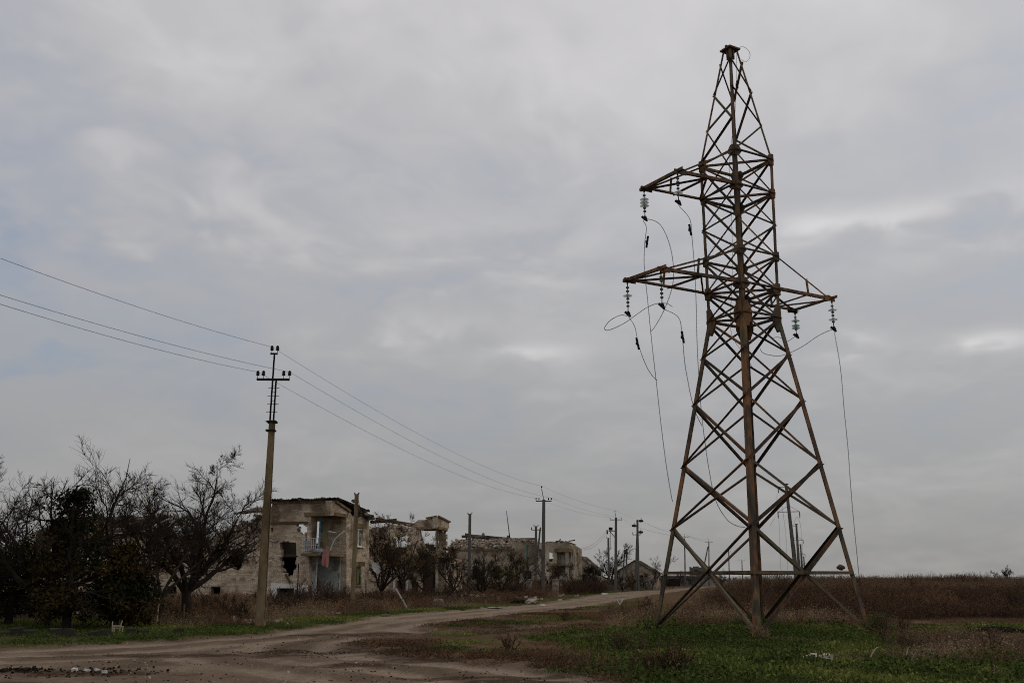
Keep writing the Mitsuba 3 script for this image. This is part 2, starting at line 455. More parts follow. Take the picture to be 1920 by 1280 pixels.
pylon = thing('lattice_pylon', 'tall rusty lattice steel power pylon on the grassy mound, severed wires hanging from its arms', 'pylon')
FACES = [(0, 1), (1, 2), (2, 3), (3, 0)]
for k in range(4):
    nb = [(k + 1) % 4, (k + 3) % 4]
    for z0, z1, w, t in ((-.15, 8.827, .14, .018), (8.827, 13.649, .102, .014), (13.649, 17.348, .062, .01)):
        p, q = leg_at(k, z0), leg_at(k, z1)
        a = unit(leg_at(nb[0], z0) - p); b = unit(leg_at(nb[1], z0) - p)
        put('leg', angle_bar(p, q, a, b, w, t), 'rust', pylon)
    c = leg_at(k, 0)
    put('footing', lathe([(.0, .2), (.16, .19), (.2, .08), (.26, -.3)][::-1], 8, (c[0], c[1], .02)), 'concrete', pylon)


STEEL, _rs = ['rust', 'rust_dark', 'rust_dark', 'rust_olive'], np.random.default_rng(17)


def brace(p, q, i, j, w, side, name='brace', parent=None, t=None):
    """Angle brace lying on the face i-j; side +1 outside the legs, -1 inside."""
    a, n = face(i, j)
    d = unit(q - p); up = unit(np.cross(n, d)); t = t or w * .12
    off = n * (.004 if side > 0 else -.022) - up * w / 2
    put(name, angle_bar(p + off, q + off, up, n if side > 0 else -n, w, t), STEEL[_rs.integers(4)], parent or pylon)


for i, j in FACES:
    for s in range(10):
        w = (.08, .074, .068, .064, .06, .055, .052, .052, .052, .052)[s]
        brace(leg_at(i, LEV[s]), leg_at(j, LEV[s + 1]), i, j, w, 1)
        brace(leg_at(j, LEV[s]), leg_at(i, LEV[s + 1]), i, j, w, -1)
    for s in (5, 6, 7, 9, 10):
        brace(leg_at(i, LEV[s] + .03), leg_at(j, LEV[s] + .03), i, j, .07 if s != 7 else .06, 1, 'horizontal')
    zc = 1.765
    brace(leg_at(i, zc), leg_at(j, zc), i, j, .08, 1, 'horizontal')
PEAK = {(0, 1): ((1, 11, 0, 10), (0, 12, 1, 11), (0, 12, 1, 13)), (3, 0): ((0, 11, 3, 10), (0, 11, 3, 12), (0, 13, 3, 12)),   # one diagonal per face and panel
        (1, 2): ((2, 11, 1, 10), (1, 12, 2, 11), (1, 13, 2, 12)), (2, 3): ((3, 11, 2, 10), (2, 12, 3, 11), (2, 13, 3, 12))}
for (i, j), bars in PEAK.items():
    for a_, sa, b_, sb in bars:
        brace(leg_at(a_, LEV[sa]), leg_at(b_, LEV[sb]), i, j, .055, 1)
for s in (5, 6, 9, 10):                                          # flat diagonals inside the body
    for i, j in ((0, 2), (1, 3)):
        p, q = leg_at(i, LEV[s]), leg_at(j, LEV[s])
        put('diaphragm_bar', angle_bar(p, q, V(0, 0, 1), np.cross(V(0, 0, 1), q - p), .06, .008), 'rust', pylon)
for k in range(4):                                               # gusset plates where the legs bend and the arms start
    for j in ((k + 1) % 4, (k + 3) % 4):
        a, n = face(k, j)
        for s, w, h, dz in ((5, .33, .74, -.02), (6, .3, .34, 0), (9, .25, .28, 0), (10, .25, .34, 0), (7, .24, .28, 0)):
            c = leg_at(k, LEV[s] + dz)
            d = unit(leg_at(j, LEV[s]) - leg_at(k, LEV[s]))
            pr = Polygon([(-.01, -h / 2), (w * .55, -h / 2), (w, -h * .12), (w, h * .12), (w * .55, h / 2), (-.01, h / 2)])
            m = trimesh.creation.extrude_polygon(pr, .012, engine='earcut')
            v = np.array(m.vertices)
            v = c + v[:, :1] * d + v[:, 1:2] * V(0, 0, 1) + (v[:, 2:] + .016) * n
            put('gusset_plate', (v, np.array(m.faces)), 'rust', pylon)
top = sum(leg_at(k, 17.35) for k in range(4)) / 4
ax = np.array([[math.cos(ROT + math.pi / 4), math.sin(ROT + math.pi / 4), 0], [-math.sin(ROT + math.pi / 4), math.cos(ROT + math.pi / 4), 0], [0, 0, 1]])
put('top_plate', box(top + V(0, 0, .03), (.44, .44, .05), ax), 'rust', pylon)
put('top_bracket', cat([box(top + V(0, 0, .1), (.36, .06, .1), ax), box(top - V(0, 0, .12), (.3, .05, .24), ax), box(top - V(0, 0, .12), (.05, .3, .24), ax)]), 'rust', pylon)

ARM = unit(V(math.cos(ROT + math.pi * 5 / 4), math.sin(ROT + math.pi * 5 / 4), 0))
tips = {}


def cross_arm(i, j, sgn, s, length, tie_s, nm, droop=(0, 0), bent=0.):
    """Twin-beam cross-arm off the face i-j: two beams, an end bar, two ties to the level above, lacing between the beams."""
    arm = key('cross_arm', pylon)
    labels[arm] = {'label': nm}
    d = ARM * sgn
    side = unit(leg_at(j, 9) - leg_at(i, 9)); out = []
    for n, (k, dr_) in enumerate(((i, droop[0]), (j, droop[1]))):
        p = leg_at(k, LEV[s]) - d * .05; q = leg_at(k, LEV[s]) + d * length + V(0, 0, dr_)
        inn = side if n == 0 else -side
        put('beam', angle_bar(p + V(0, 0, .0), q + d * .1, V(0, 0, 1), inn, .085, .011), 'rust', arm)
        put('tie', angle_bar(leg_at(k, LEV[tie_s]), q - d * .12 + V(0, 0, .06), np.cross(side, unit(q - p)), inn, .05, .008), 'rust', arm)
        pl = Polygon([(-.3, -.05), (.12, -.05), (.12, .06), (-.12, .13), (-.3, .1)])
        m = trimesh.creation.extrude_polygon(pl, .012, engine='earcut'); v = np.array(m.vertices)
        put('tip_plate', (q + v[:, :1] * d + v[:, 1:2] * V(0, 0, 1) - inn * (v[:, 2:] + .004), np.array(m.faces)), 'rust', arm)
        out.append(q)
    a, b = out
    put('end_bar', angle_bar(a - side * .22 + V(0, 0, .01), b + side * .22 + V(0, 0, .01), V(0, 0, 1), -d, .085, .011), 'rust', arm)
    P = lambda k, t: leg_at(k, LEV[s]) * (1 - t) + (a if k == i else b) * t
    for t0, t1, u, w in ((.02, .5, i, j), (.5, .98, j, i), (.5, .5, i, j)):
        put('lacing', angle_bar(P(u, t0) + V(0, 0, .012), P(w, t1) + V(0, 0, .012), V(0, 0, -1), d, .05, .008), 'rust', arm)
    for k, q in ((i, a), (j, b)):                                # a short strut from beam to tie
        m0 = P(k, .55); m1 = leg_at(k, LEV[tie_s]) * .45 + (q - d * .12) * .55
        put('strut', angle_bar(m0, m1 + V(0, 0, .05), d, side, .045, .007), 'rust', arm)
    return a, b


tips['UL'], tips['UN'] = cross_arm(0, 1, 1, 9, 2.15, 10, 'upper cross-arm, reaching left towards the road', (-.08, -.1))
tips['LL'], tips['LN'] = cross_arm(0, 1, 1, 6, 2.84, 7, 'lower cross-arm on the left', (-.01, -.09))
tips['RR'], tips['RF'] = cross_arm(2, 3, -1, 6, 2.12, 7, 'lower cross-arm on the right', (0, -.02))
_r = np.random.default_rng(3)
c = leg_at(2, 1.80) - unit(leg_at(2, 1.8) - leg_at(1, 1.8)) * .45
put('old_nest', blob(c + V(0, 0, .1), (.1, .09, .07), 5, .5, 2), 'old_wood', pylon)


def insulator(tip, whole, total, shell, label, n=6):
    """Suspension string: rusty shackle, n cap-and-pin units (only those in WHOLE still have their glass shell), wire clamp. Returns the clamp's point."""
    k = thing('insulator_string', label, 'insulator')
    z = tip[2] - .06; x, y = tip[:2]
    put('shackle', cat([tube([(x, y, z + .08), (x, y, z - .1)], .014, 6), box(V(x, y, z), (.05, .02, .07))]), 'dark_steel', k)
    z -= .1; step = (total - .28) / n
    for i in range(n):
        zc = z - i * step
        put('cap', lathe([(.012, -step * .95), (.014, -step * .6), (.042, -step * .55), (.046, -step * .2), (.03, -.01), (.012, 0)], 10, (x, y, zc)), 'cap_grey', k, True)
        if i in whole:
            put('glass_shell', lathe([(.03, -.062), (.09, -.066), (.125, -.06), (.127, -.052), (.1, -.032), (.05, -.016), (.03, -.012), (.03, -.062)], 18, (x, y, zc - .01)), shell, k, True)
    zc = z - n * step
    put('clamp', cat([tube([(x, y, zc + .02), (x, y, zc - .1)], .013, 6), beam(V(x - .09, y, zc - .09), V(x + .03, y, zc - .2), .045, .06), beam(V(x + .02, y, zc - .1), V(x + .055, y, zc - .24), .04, .05), box(V(x, y, zc - .11), (.05, .04, .07))]), 'dark_steel', k)
    return V(x, y, zc - .14)


for k, c in (('shell_clear', (.8, .84, .82)), ('shell_green', (.6, .72, .68))):                  # toughened glass, dulled by dirt
    scene['m_' + k] = {'type': 'principledthin', 'base_color': {'type': 'rgb', 'value': list(c)}, 'roughness': .2, 'spec_trans': .35, 'diff_trans': 1.1, 'eta': 1.5}
def end(t, d): return tips[t] + d * ARM
C = {}
C['UL'] = insulator(tips['UL'] - ARM * .0, (1, 2, 3), .86, 'shell_clear', 'glass insulator string with three whole discs together, below the outer end of the upper cross-arm')
C['UN'] = insulator(tips['UN'], (4,), .86, 'shell_clear', 'insulator string with one whole low disc, below the near end of the upper cross-arm')
C['LL'] = insulator(tips['LL'], (2,), .92, 'shell_clear', 'insulator string with one whole disc midway, at the outermost left end of the lower arm')
C['LN'] = insulator(tips['LN'], (), .96, 'shell_clear', 'insulator string stripped of all its glass discs, below the lower left arm')
C['RR'] = insulator(tips['RR'], (1, 4), .86, 'shell_clear', 'insulator string with two whole spaced discs, at the tip of the right cross-arm')
C['RF'] = insulator(tips['RF'], (1, 3, 4), .74, 'shell_green', 'greenish glass insulator string hanging close against the right side of the pylon')


def damper(a, b):
    """Two dumb-bell weights on a short bar beside the wire."""
    a, b = np.asarray(a), np.asarray(b); d = unit(b - a)
    o = V(.03, 0, 0)
    return cat([tube([a + o, a + o + d * .15], .032, 7), tube([b + o - d * .15, b + o], .032, 7), tube([a + o, b + o], .008, 5), box((a + b) / 2 + o / 2, (.07, .04, .07))])


def wire(name, pts, label, catg, r=.0085, damp=None, n=10):
    k = thing(name, label, catg)
    put('strand', tube(spline(pts, n), r, 5), 'wire_metal', k, True)
    if damp: put('damper', damper(*damp), 'dark_steel', k)
    return k


def hang(Y, px, start=None):
    """A hanging wire read off as picture points, lying in the upright plane at distance Y."""
    pts = [sight(x, y, Y + (0 if len(p) == 0 else p[0])) for x, y, *p in px]
    return ([start] if start is not None else []) + pts


Y = C['UL'][1]
wire('severed_wire', hang(Y, [(1212, 427), (1209, 455), (1208, 500), (1214, 560), (1222, 640), (1231, 720), (1240, 800), (1249, 870), (1258, 925), (1261, 940)], C['UL'] - V(.06, 0, .06)),
     'longest severed wire, falling from the outer upper insulator past the left leg', 'wire', damp=(sight(1213, 443, Y), sight(1210, 464, Y)))
wire('severed_wire', hang(Y, [(1227, 414), (1240, 424), (1252, 448), (1260, 478), (1263, 510), (1261, 535), (1253, 562), (1241, 590), (1228, 612), (1221, 621)], C['UL'] + V(.02, 0, -.02)),
     'wire looping in an arc to the right from the upper left insulator', 'wire', r=.009)
Y = C['UN'][1]
wire('severed_wire', hang(Y, [(1293, 410), (1297, 440), (1302, 500), (1305, 560), (1307, 640), (1310, 700), (1315, 770), (1322, 830), (1329, 877), (1341, 935), (1362, 972), (1381, 985), (1397, 988)], C['UN'] - V(.0, 0, .1)),
     'severed wire hanging through the middle of the pylon and curling to the near leg', 'wire', damp=(sight(1290, 421, Y), sight(1294, 441, Y)))
Y = C['LN'][1]
wire('severed_wire', hang(Y, [(1272, 595), (1279, 630), (1284, 680), (1290, 715), (1296, 745), (1305, 775), (1316, 798)], C['LN'] - V(0, 0, .08)),
     'severed wire dropping from the bare insulator string into the pylon body', 'wire', damp=(sight(1276, 621, Y), sight(1280, 643, Y)))
Y = C['LL'][1]
wire('severed_wire', hang(Y, [(1178, 592), (1163, 591), (1145, 600), (1134, 613), (1137, 619), (1152, 615), (1175, 603), (1193, 590), (1212, 577), (1232, 569), (1250, 569), (1261, 575)], C['LL'] - V(.02, 0, .02)),
     'wire curling in an open loop left of the outermost insulator', 'wire', r=.009)
wire('severed_wire', hang(Y, [(1190, 612), (1196, 640), (1203, 664), (1213, 688), (1223, 704), (1232, 713)], C['LL'] - V(0, 0, .08)),
     'short severed wire bending right below the outermost left insulator', 'wire', damp=(sight(1191, 633, Y), sight(1196, 655, Y)))
Y = C['RR'][1]
wire('severed_wire', hang(Y, [(1566, 632), (1573, 670), (1578, 710), (1583, 770), (1590, 840), (1595, 910), (1600, 970), (1606, 1030), (1611, 1080), (1618, 1122)], C['RR'] - V(-.02, 0, .08)),
     'severed wire hanging down right of the pylon from the right arm tip', 'wire')
wire('severed_wire', hang(Y, [(1549, 622), (1530, 632), (1507, 648), (1486, 659), (1462, 667), (1441, 665), (1430, 661), (1425, 654)], C['RR'] - V(.02, 0, .02)),
     'wire sagging left from the right arm tip into the pylon body', 'wire', r=.009)
Y = C['RF'][1]
wire('severed_wire', hang(Y, [(1476, 640), (1470, 636), (1458, 632), (1447, 634)], C['RF']),
     'short curled wire end below the greenish insulator string', 'wire', r=.008)
Y = TC[1] - .1
wire('earth_wire', hang(Y, [(1383, 92), (1390, 88), (1399, 91), (1406, 100), (1405, 110), (1398, 116), (1390, 112)]), 'thin wire curled into a loop beside the pylon top', 'wire', r=.006)
wire('earth_wire', hang(Y, [(1381, 100), (1381, 150), (1379, 200), (1375, 240), (1370, 280), (1368, 330), (1371, 400), (1374, 480), (1371, 560), (1370, 615), (1378, 640), (1396, 665), (1412, 690)]), 'thin slack wire dangling down inside the pylon from its top', 'wire', r=.006,
     damp=(sight(1380, 152, Y), sight(1381, 166, Y)))

# ---------------------------------------------------------------- poles and lines
def pin_insulator(parent, p, s=1.0):
    k = put('insulator', lathe([(.012, 0), (.012, .1), (.05, .11), (.075, .13), (.05, .16), (.07, .19), (.045, .22), (.06, .25), (.03, .29), (.0, .3)] if s > .6 else [(.012, 0), (.012, .08), (.05, .1), (.05, .2), (.0, .22)], 9 if s > .6 else 6, p), 'porcelain', parent, True)
    return k


def post(p, q, w0, w1, sides=4):
    """Tapered concrete shaft, chamfered square."""
    a, b = frame_of(q - p, (1, .25, 0)); ch = .22
    pr = [(-1 + ch, -1), (1 - ch, -1), (1, -1 + ch), (1, 1 - ch), (1 - ch, 1), (-1 + ch, 1), (-1, 1 - ch), (-1, -1 + ch)]
    r = lambda c, w: np.array([c + a * x * w / 2 + b * y * w / 2 for x, y in pr])
    n = 6
    return cat([prism(r(p + (q - p) * i / n, w0 + (w1 - w0) * i / n), r(p + (q - p) * (i + 1) / n, w0 + (w1 - w0) * (i + 1) / n)) for i in range(n)])


LINE = unit(V(.24, 1, 0)); ACROSS = V(LINE[1], -LINE[0], 0)


def line_pole(px, base, top, Y, peak, arm_y, label, arm_w=1.7, wide=.27, narrow=.19, dz=0.0, pins=(-.48, -.3, .3, .48), far=False, group=None):
    """Concrete pole with a steel peak and one cross-arm. px: (foot, top), base/top/peak/arm_y: picture rows read off the photograph; returns wire points."""
    k = thing('utility_pole', label, 'utility pole', group)
    foot = on(px[0], Y) - V(0, 0, .25)
    tp = sight(px[1], top, Y)
    put('shaft', post(foot, tp, wide, narrow), 'far_concrete' if Y > 90 else 'concrete', k)
    pk = sight(px[2] if len(px) > 2 else px[1], peak, Y)
    put('peak_rod', beam(tp - (pk - tp) * .25, pk, .06, .06), 'dark_steel', k)
    ac = sight(px[1], arm_y, Y)
    put('cross_arm', beam(ac - V(1, 0, 0) * arm_w / 2, ac + V(1, 0, 0) * arm_w / 2, .08, .08), 'dark_steel', k)
    out = []
    for t in pins:
        p = ac + V(1, 0, 0) * arm_w * t + V(0, 0, .03)
        pin_insulator(k, p, .4 if far else 1)
        out.append(p + V(0, 0, .27))
    pin_insulator(k, pk, .4 if far else 1)
    return k, pk + V(0, 0, .27), out[0], out[-1]


# the nearest pole: concrete shaft, twin steel rails, cross-arm with four insulators, two more on the peak, climbing rungs
Y1 = 36.7
k = thing('utility_pole', 'nearest utility pole, leaning concrete shaft with twin steel rails and climbing rungs on top', 'utility pole')
foot, tp = on(487, Y1) - V(0, 0, .2), sight(510.5, 788, Y1)
put('shaft', post(foot, tp, .36, .23), 'concrete', k)
put('ground_wire', tube([foot + V(.19, -.12, .4), foot * .5 + tp * .5 + V(.15, -.12, 0), tp + V(.12, -.06, 0)], .012, 5), 'dark_steel', k)
put('clamp_band', box(sight(510.3, 791, Y1), (.34, .34, .07)), 'dark_steel', k)
put('clamp_band', box(sight(508, 807, Y1), (.33, .33, .06)), 'dark_steel', k)
for a, b in (((506, 790), (514.5, 665)), ((512.8, 790), (517.8, 712))):
    put('rail', beam(sight(*a, Y1), sight(*b, Y1), .055, .055), 'dark_steel', k)
for yy, x0, x1 in ((789, 497, 519), (772, 499, 520), (757.5, 501, 522.5), (742, 501.5, 523.5), (727, 503, 524)):
    put('rung', tube([sight(x0, yy, Y1 - .04), sight(x1, yy, Y1 - .04)], .012, 5), 'dark_steel', k)
for yy in (735, 723, 751):
    put('rung', tube([sight(509, yy, Y1), sight(517, yy, Y1)], .01, 5), 'dark_steel', k)
put('cross_arm', beam(sight(481.5, 711, Y1), sight(543, 711.5, Y1), .075, .075), 'dark_steel', k)
put('peak_bar', beam(sight(507, 663, Y1), sight(520.5, 663, Y1), .06, .06), 'dark_steel', k)
W1 = {}
for nm, x, yy in (('a', 483, 709), ('b', 493.6, 709), ('c', 531.5, 709), ('d', 542.5, 709), ('e', 509.6, 662), ('f', 520, 662)):
    p = sight(x, yy, Y1); pin_insulator(k, p); W1[nm] = p + V(0, 0, .24)
_, p2, l2, r2 = line_pole((1018, 1019.5, 1015.5), 1115, 936, 98, 916, 939, 'concrete utility pole standing between the two stone gate pillars', arm_w=1.55, wide=.34, narrow=.25)
_, p3, l3, r3 = line_pole((1154, 1155, 1153), 1107, 970, 136, 960, 974, 'concrete utility pole at the road bend with a switch bracket halfway up its left side', arm_w=1.6, wide=.36, narrow=.24, pins=(-.48, .48), far=True)
br = _
s0, s1 = sight(1153, 995, 136), sight(1141, 995, 136)
put('switch_bracket', cat([beam(s0, s1, .1, .1), beam(sight(1153, 1007, 136), sight(1144, 996, 136), .08, .08), box(sight(1145, 991, 136), (.5, .3, .4)), box(sight(1138.5, 997, 136), (.18, .2, .55))]), 'dark_steel', br)
put('bracket_pipe', tube([sight(1144, 996, 136), sight(1144.5, 1030, 136)], .03, 5), 'dark_steel', br)
# twin-legged pole with three dark round fittings
Y4 = 150
k = thing('utility_pole', 'double-legged concrete pole beside the gabled house, three dark round fittings near its top', 'utility pole')
for a in (1191.5, 1197):
    put('leg', post(on(a, Y4) - V(0, 0, .2), sight(1195, 974 if a > 1195 else 1000, Y4), .36, .26), 'far_concrete', k)
for x, yy, o in ((1202, 976, 1196), (1189, 985, 1194), (1201.5, 997, 1196)):
    p = sight(x, yy, Y4)
    put('round_fitting', cat([blob(p, (.36, .3, .2), 3, .15, 2), beam(sight(o, yy - 1, Y4), p, .07, .07), tube([p + V(0, 0, .1), p + V(.05, 0, .45)], .04, 5)]), 'lamp_grey', k)
put('bracket', cat([beam(sight(1187, 1002, Y4), sight(1200, 1002, Y4), .09, .09), tube([sight(1187, 1003, Y4), sight(1186, 997, Y4)], .05, 5), tube([sight(1200, 1003, Y4), sight(1200.5, 997, Y4)], .05, 5)]), 'dark_steel', k)


def plain_pole(foot_px, top_px, top, Y, label, w0=.26, w1=.18, strut=None, arms=(), hooks=True, m='concrete', group=None):
    k = thing('utility_pole', label, 'utility pole', group)
    tp = sight(top_px, top, Y)
    m = 'far_concrete' if Y > 80 else m
    put('shaft', post(on(foot_px, Y) - V(0, 0, .2), tp, w0, w1), m, k)
    if strut:
        put('strut', post(on(strut[0], Y) - V(0, 0, .2), sight(strut[1], strut[2], Y), w0 * .8, w1 * .8), m, k)
    sc_ = Y / FOC
    if hooks:
        put('hook_bracket', cat([beam(tp + V(-3.4 * sc_, 0, -.05), tp + V(3.4 * sc_, 0, .02), .05, .05), tube([tp + V(-3.4 * sc_, 0, -.05), tp + V(-3.7 * sc_, 0, 3 * sc_)], .035, 5), tube([tp + V(3.4 * sc_, 0, 0), tp + V(4 * sc_, 0, 3 * sc_)], .035, 5)]), 'dark_steel', k)
    for yy, w in arms:
        c = sight(top_px, yy, Y)
        put('cross_arm', beam(c - V(w / 2, 0, 0), c + V(w / 2, 0, 0), .07, .07), 'dark_steel', k)
        for s in (-.48, .48):
            put('insulator', tube([c + V(w * s, 0, 0), c + V(w * s, 0, .28)], .05, 5), 'porcelain', k)
    return k


plain_pole(660.5, 669, 926, 53, 'short leaning brown pole in front of the brick house with the satellite dish', .24, .2)
r = np.random.default_rng(8)
wires = []
for i, (x0, y0, x1, y1) in enumerate(((667, 930, 663, 952), (671, 932, 674, 955))):
    wire('slack_wire', [sight(x0, y0, 53), sight((x0 + x1) / 2 + (2 if i else -2.5), (y0 + y1) / 2 + 6, 53), sight(x1, y1, 53)], ('loose drooping wire left of the short brown pole top', 'loose drooping wire right of the short brown pole top')[i], 'wire', r=.012, n=5)
plain_pole(879, 881, 963, 84, 'grey pole with tangled top fittings in front of the long ruined wall', .26, .2)
plain_pole(1004, 1005, 986, 108, 'short pole propped by a slanting strut behind the pole between the gate pillars', .26, .2, strut=(1000, 1013, 990), arms=((993, 1.0),))
plain_pole(1142, 1140.5, 1008, 140, 'short grey pole in front of the bare tree by the road bend', .28, .22)
plain_pole(1175, 1174.5, 1028, 165, 'thin pole with a slanting strut just left of the gabled house', .25, .2, strut=(1165, 1172, 1030), arms=((1036, 1.0),), hooks=False)
_, p5, l5, r5 = line_pole((1285, 1283.5), 1090, 1009, 214, 1003, 1007, 'far utility pole seen through the left of the pylon base', arm_w=2.0, pins=(-.48, .48), far=True)
_, p6, l6, r6 = line_pole((1329.5, 1329), 1090, 1017, 240, 1011, 1016.5, 'far utility pole with a slanting strut above the low flat-roofed block', arm_w=1.7, pins=(-.48, .48), far=True)
put('strut', post(on(1312, 240) - V(0, 0, .2), sight(1327.5, 1024, 240), .25, .22), 'concrete', _)
plain_pole(1368, 1366, 1031, 320, 'thin far pole close left of the near pylon leg', .3, .24, hooks=False, arms=((1034, 1.2),))
line_pole((1392.5, 1391), 1090, 1051, 430, 1047, 1049.5, 'farthest roadside pole, beside the near pylon leg', arm_w=2.6, pins=(-.48, .48), far=True, wide=.35, narrow=.3)
for pw, ly in (((1118, 1090, 1080), None),): pass


def sag(a, b, s, n=24):
    t = np.linspace(0, 1, n)[:, None]
    return a * (1 - t) + b * t - V(0, 0, 1) * 4 * s * t * (1 - t)


def line_wire(label, pts, sags, r=.0062):
    k = thing('power_line', label, 'wire', None)
    for a, b, s in zip(pts[:-1], pts[1:], sags):
        put('span', tube(sag(a, b, s), r, 4), 'wire_metal', k, True)


L_END = []
for st, yy in ((W1['e'], 484), (W1['d'], 553), (W1['a'], 570)):     # on past the left picture edge, along the line's bearing
    q = sight(0, yy, 23.0); L_END.append((q, np.append((q + (q - st) * 4)[:2], st[2])))
p4a, p4b, p4c = sight(1196, 973, Y4), sight(1188, 985, Y4), sight(1200, 997, Y4)
e0, a0, d0 = W1['e'], W1['a'], W1['d']
line_wire('uppermost wire of the roadside line, strung from pole peak to pole peak', [L_END[0][1], L_END[0][0], e0, p2, p3, p4a], (.4, .12, .75, .3, .1))
line_wire('middle wire of the roadside line, on the right ends of the cross-arms', [L_END[1][1], L_END[1][0], W1['d'], r2, r3, p4b], (.4, .12, .75, .3, .1))
line_wire('lowest wire of the roadside line, on the left ends of the cross-arms', [L_END[2][1], L_END[2][0], W1['a'], l2, l3], (.4, .12, .8, .35))
k = thing('power_line', 'faint wire pair running on from the double-legged pole to the far poles', 'wire')
for a, b in ((p4a, p5), (p5, p6), (p4b, r5), (r5, r6)): put('span', tube(sag(a, b, .5), .013, 4), 'wire_metal', k, True)
k = thing('power_line', 'thin service wire sloping down from the switch bracket towards the ruined houses', 'wire')
put('span', tube(sag(sight(1138.5, 993, 136), sight(1092, 1028, 150), .5), .014, 4), 'wire_metal', k, True)
k = thing('power_line', 'second thin wire from the switch bracket, just below the other service wire', 'wire')
put('span', tube(sag(sight(1138.5, 998, 136), sight(1094, 1030, 150), .6), .014, 4), 'wire_metal', k, True)

# the abandoned high-voltage line behind the pylon
MAST = [(1473.5, 907, 1496, 1092, 199, 'nearest of the tall concrete masts behind the pylon, leaning left'), (1493, 982, 1500, 1090, 347, 'second tall concrete mast in the row behind the pylon'),
        (1501, 1020, 1505.5, 1090, 540, 'third and smaller mast in the row behind the pylon'), (1507, 1043, 1510, 1090, 800, 'fourth mast, a thin far one in the row behind the pylon'), (1513.5, 1057, 1514.5, 1090, 1100, 'last and shortest mast in the row behind the pylon')]
for i, (tx, ty, fx, fy, Y, lb) in enumerate(MAST):
    k = thing('power_mast', lb, 'pylon')
    tp, ft = sight(tx, ty, Y), V(bear(fx, Y), Y, -.4)
    u = lambda yy: ft + (tp - ft) * ((yy - fy) / (ty - fy))
    put('shaft', tube([ft, tp], [.48 + .1 * i, .26 + .05 * i], 10), 'far_concrete', k, True)
    h = fy - ty
    ya, yb = ty + h * .03, ty + h * .27
    A, B = u(ya), u(yb)
    thick = .12 + .05 * i
    put('cap', box(tp, (.95, .5, .18 + .05 * i)), 'far_concrete', k)
    put('cross_arm', beam(A, A + V(-1.7, 0, .05), thick, thick), 'far_concrete', k)
    put('cross_arm', beam(B + V(-2.25, 0, 0), B + V(2.1, 0, .1), thick, thick), 'far_concrete', k)
    if i < 3:
        put('stay', cat([tube([B + V(-2.2, 0, 0), B + V(0, 0, 1.3)], .035 + .02 * i, 4), tube([B + V(2.05, 0, .1), B + V(0, 0, 1.3)], .035 + .02 * i, 4)]), 'far_concrete', k)
        for q in (A + V(-1.6, 0, 0), B + V(-2.2, 0, 0), B + V(2.05, 0, .05)):
            put('insulator', lathe([(.03, -1.25)] + [(r_, -1.1 + j * .16 + dz) for j in range(6) for r_, dz in ((.03, 0), (.13, .05), (.13, .08))] + [(.03, 0)], 7, q), 'porcelain', k)
B = sight(1455, 965, 199)
for i, pts in enumerate(([(1457, 925), (1457, 945), (1460, 970), (1462, 1010), (1465, 1080)], [(1463, 930), (1468, 960), (1474, 1010), (1477, 1080)], [(1454, 968), (1448, 978), (1443, 986)], [(1495, 968), (1501, 985), (1505, 1030), (1506, 1075)], [(1494, 968), (1490, 976), (1487, 984)])):
    wire('severed_wire', [sight(x, y, 199) for x, y in pts], ('wire hanging straight down left of the nearest concrete mast', 'wire hanging down closest to the nearest concrete mast shaft', 'short wire end curling left from the nearest mast crossbar', 'wire hanging down from the right end of the nearest mast crossbar', 'short wire end curling inwards at the right of the nearest mast crossbar')[i], 'wire', r=.022, n=6)

# ---------------------------------------------------------------- ruined houses: all stand square to the street
ST = unit(V(math.sin(math.radians(13.5)), math.cos(math.radians(13.5)), 0)); LF = V(-ST[1], ST[0], 0)


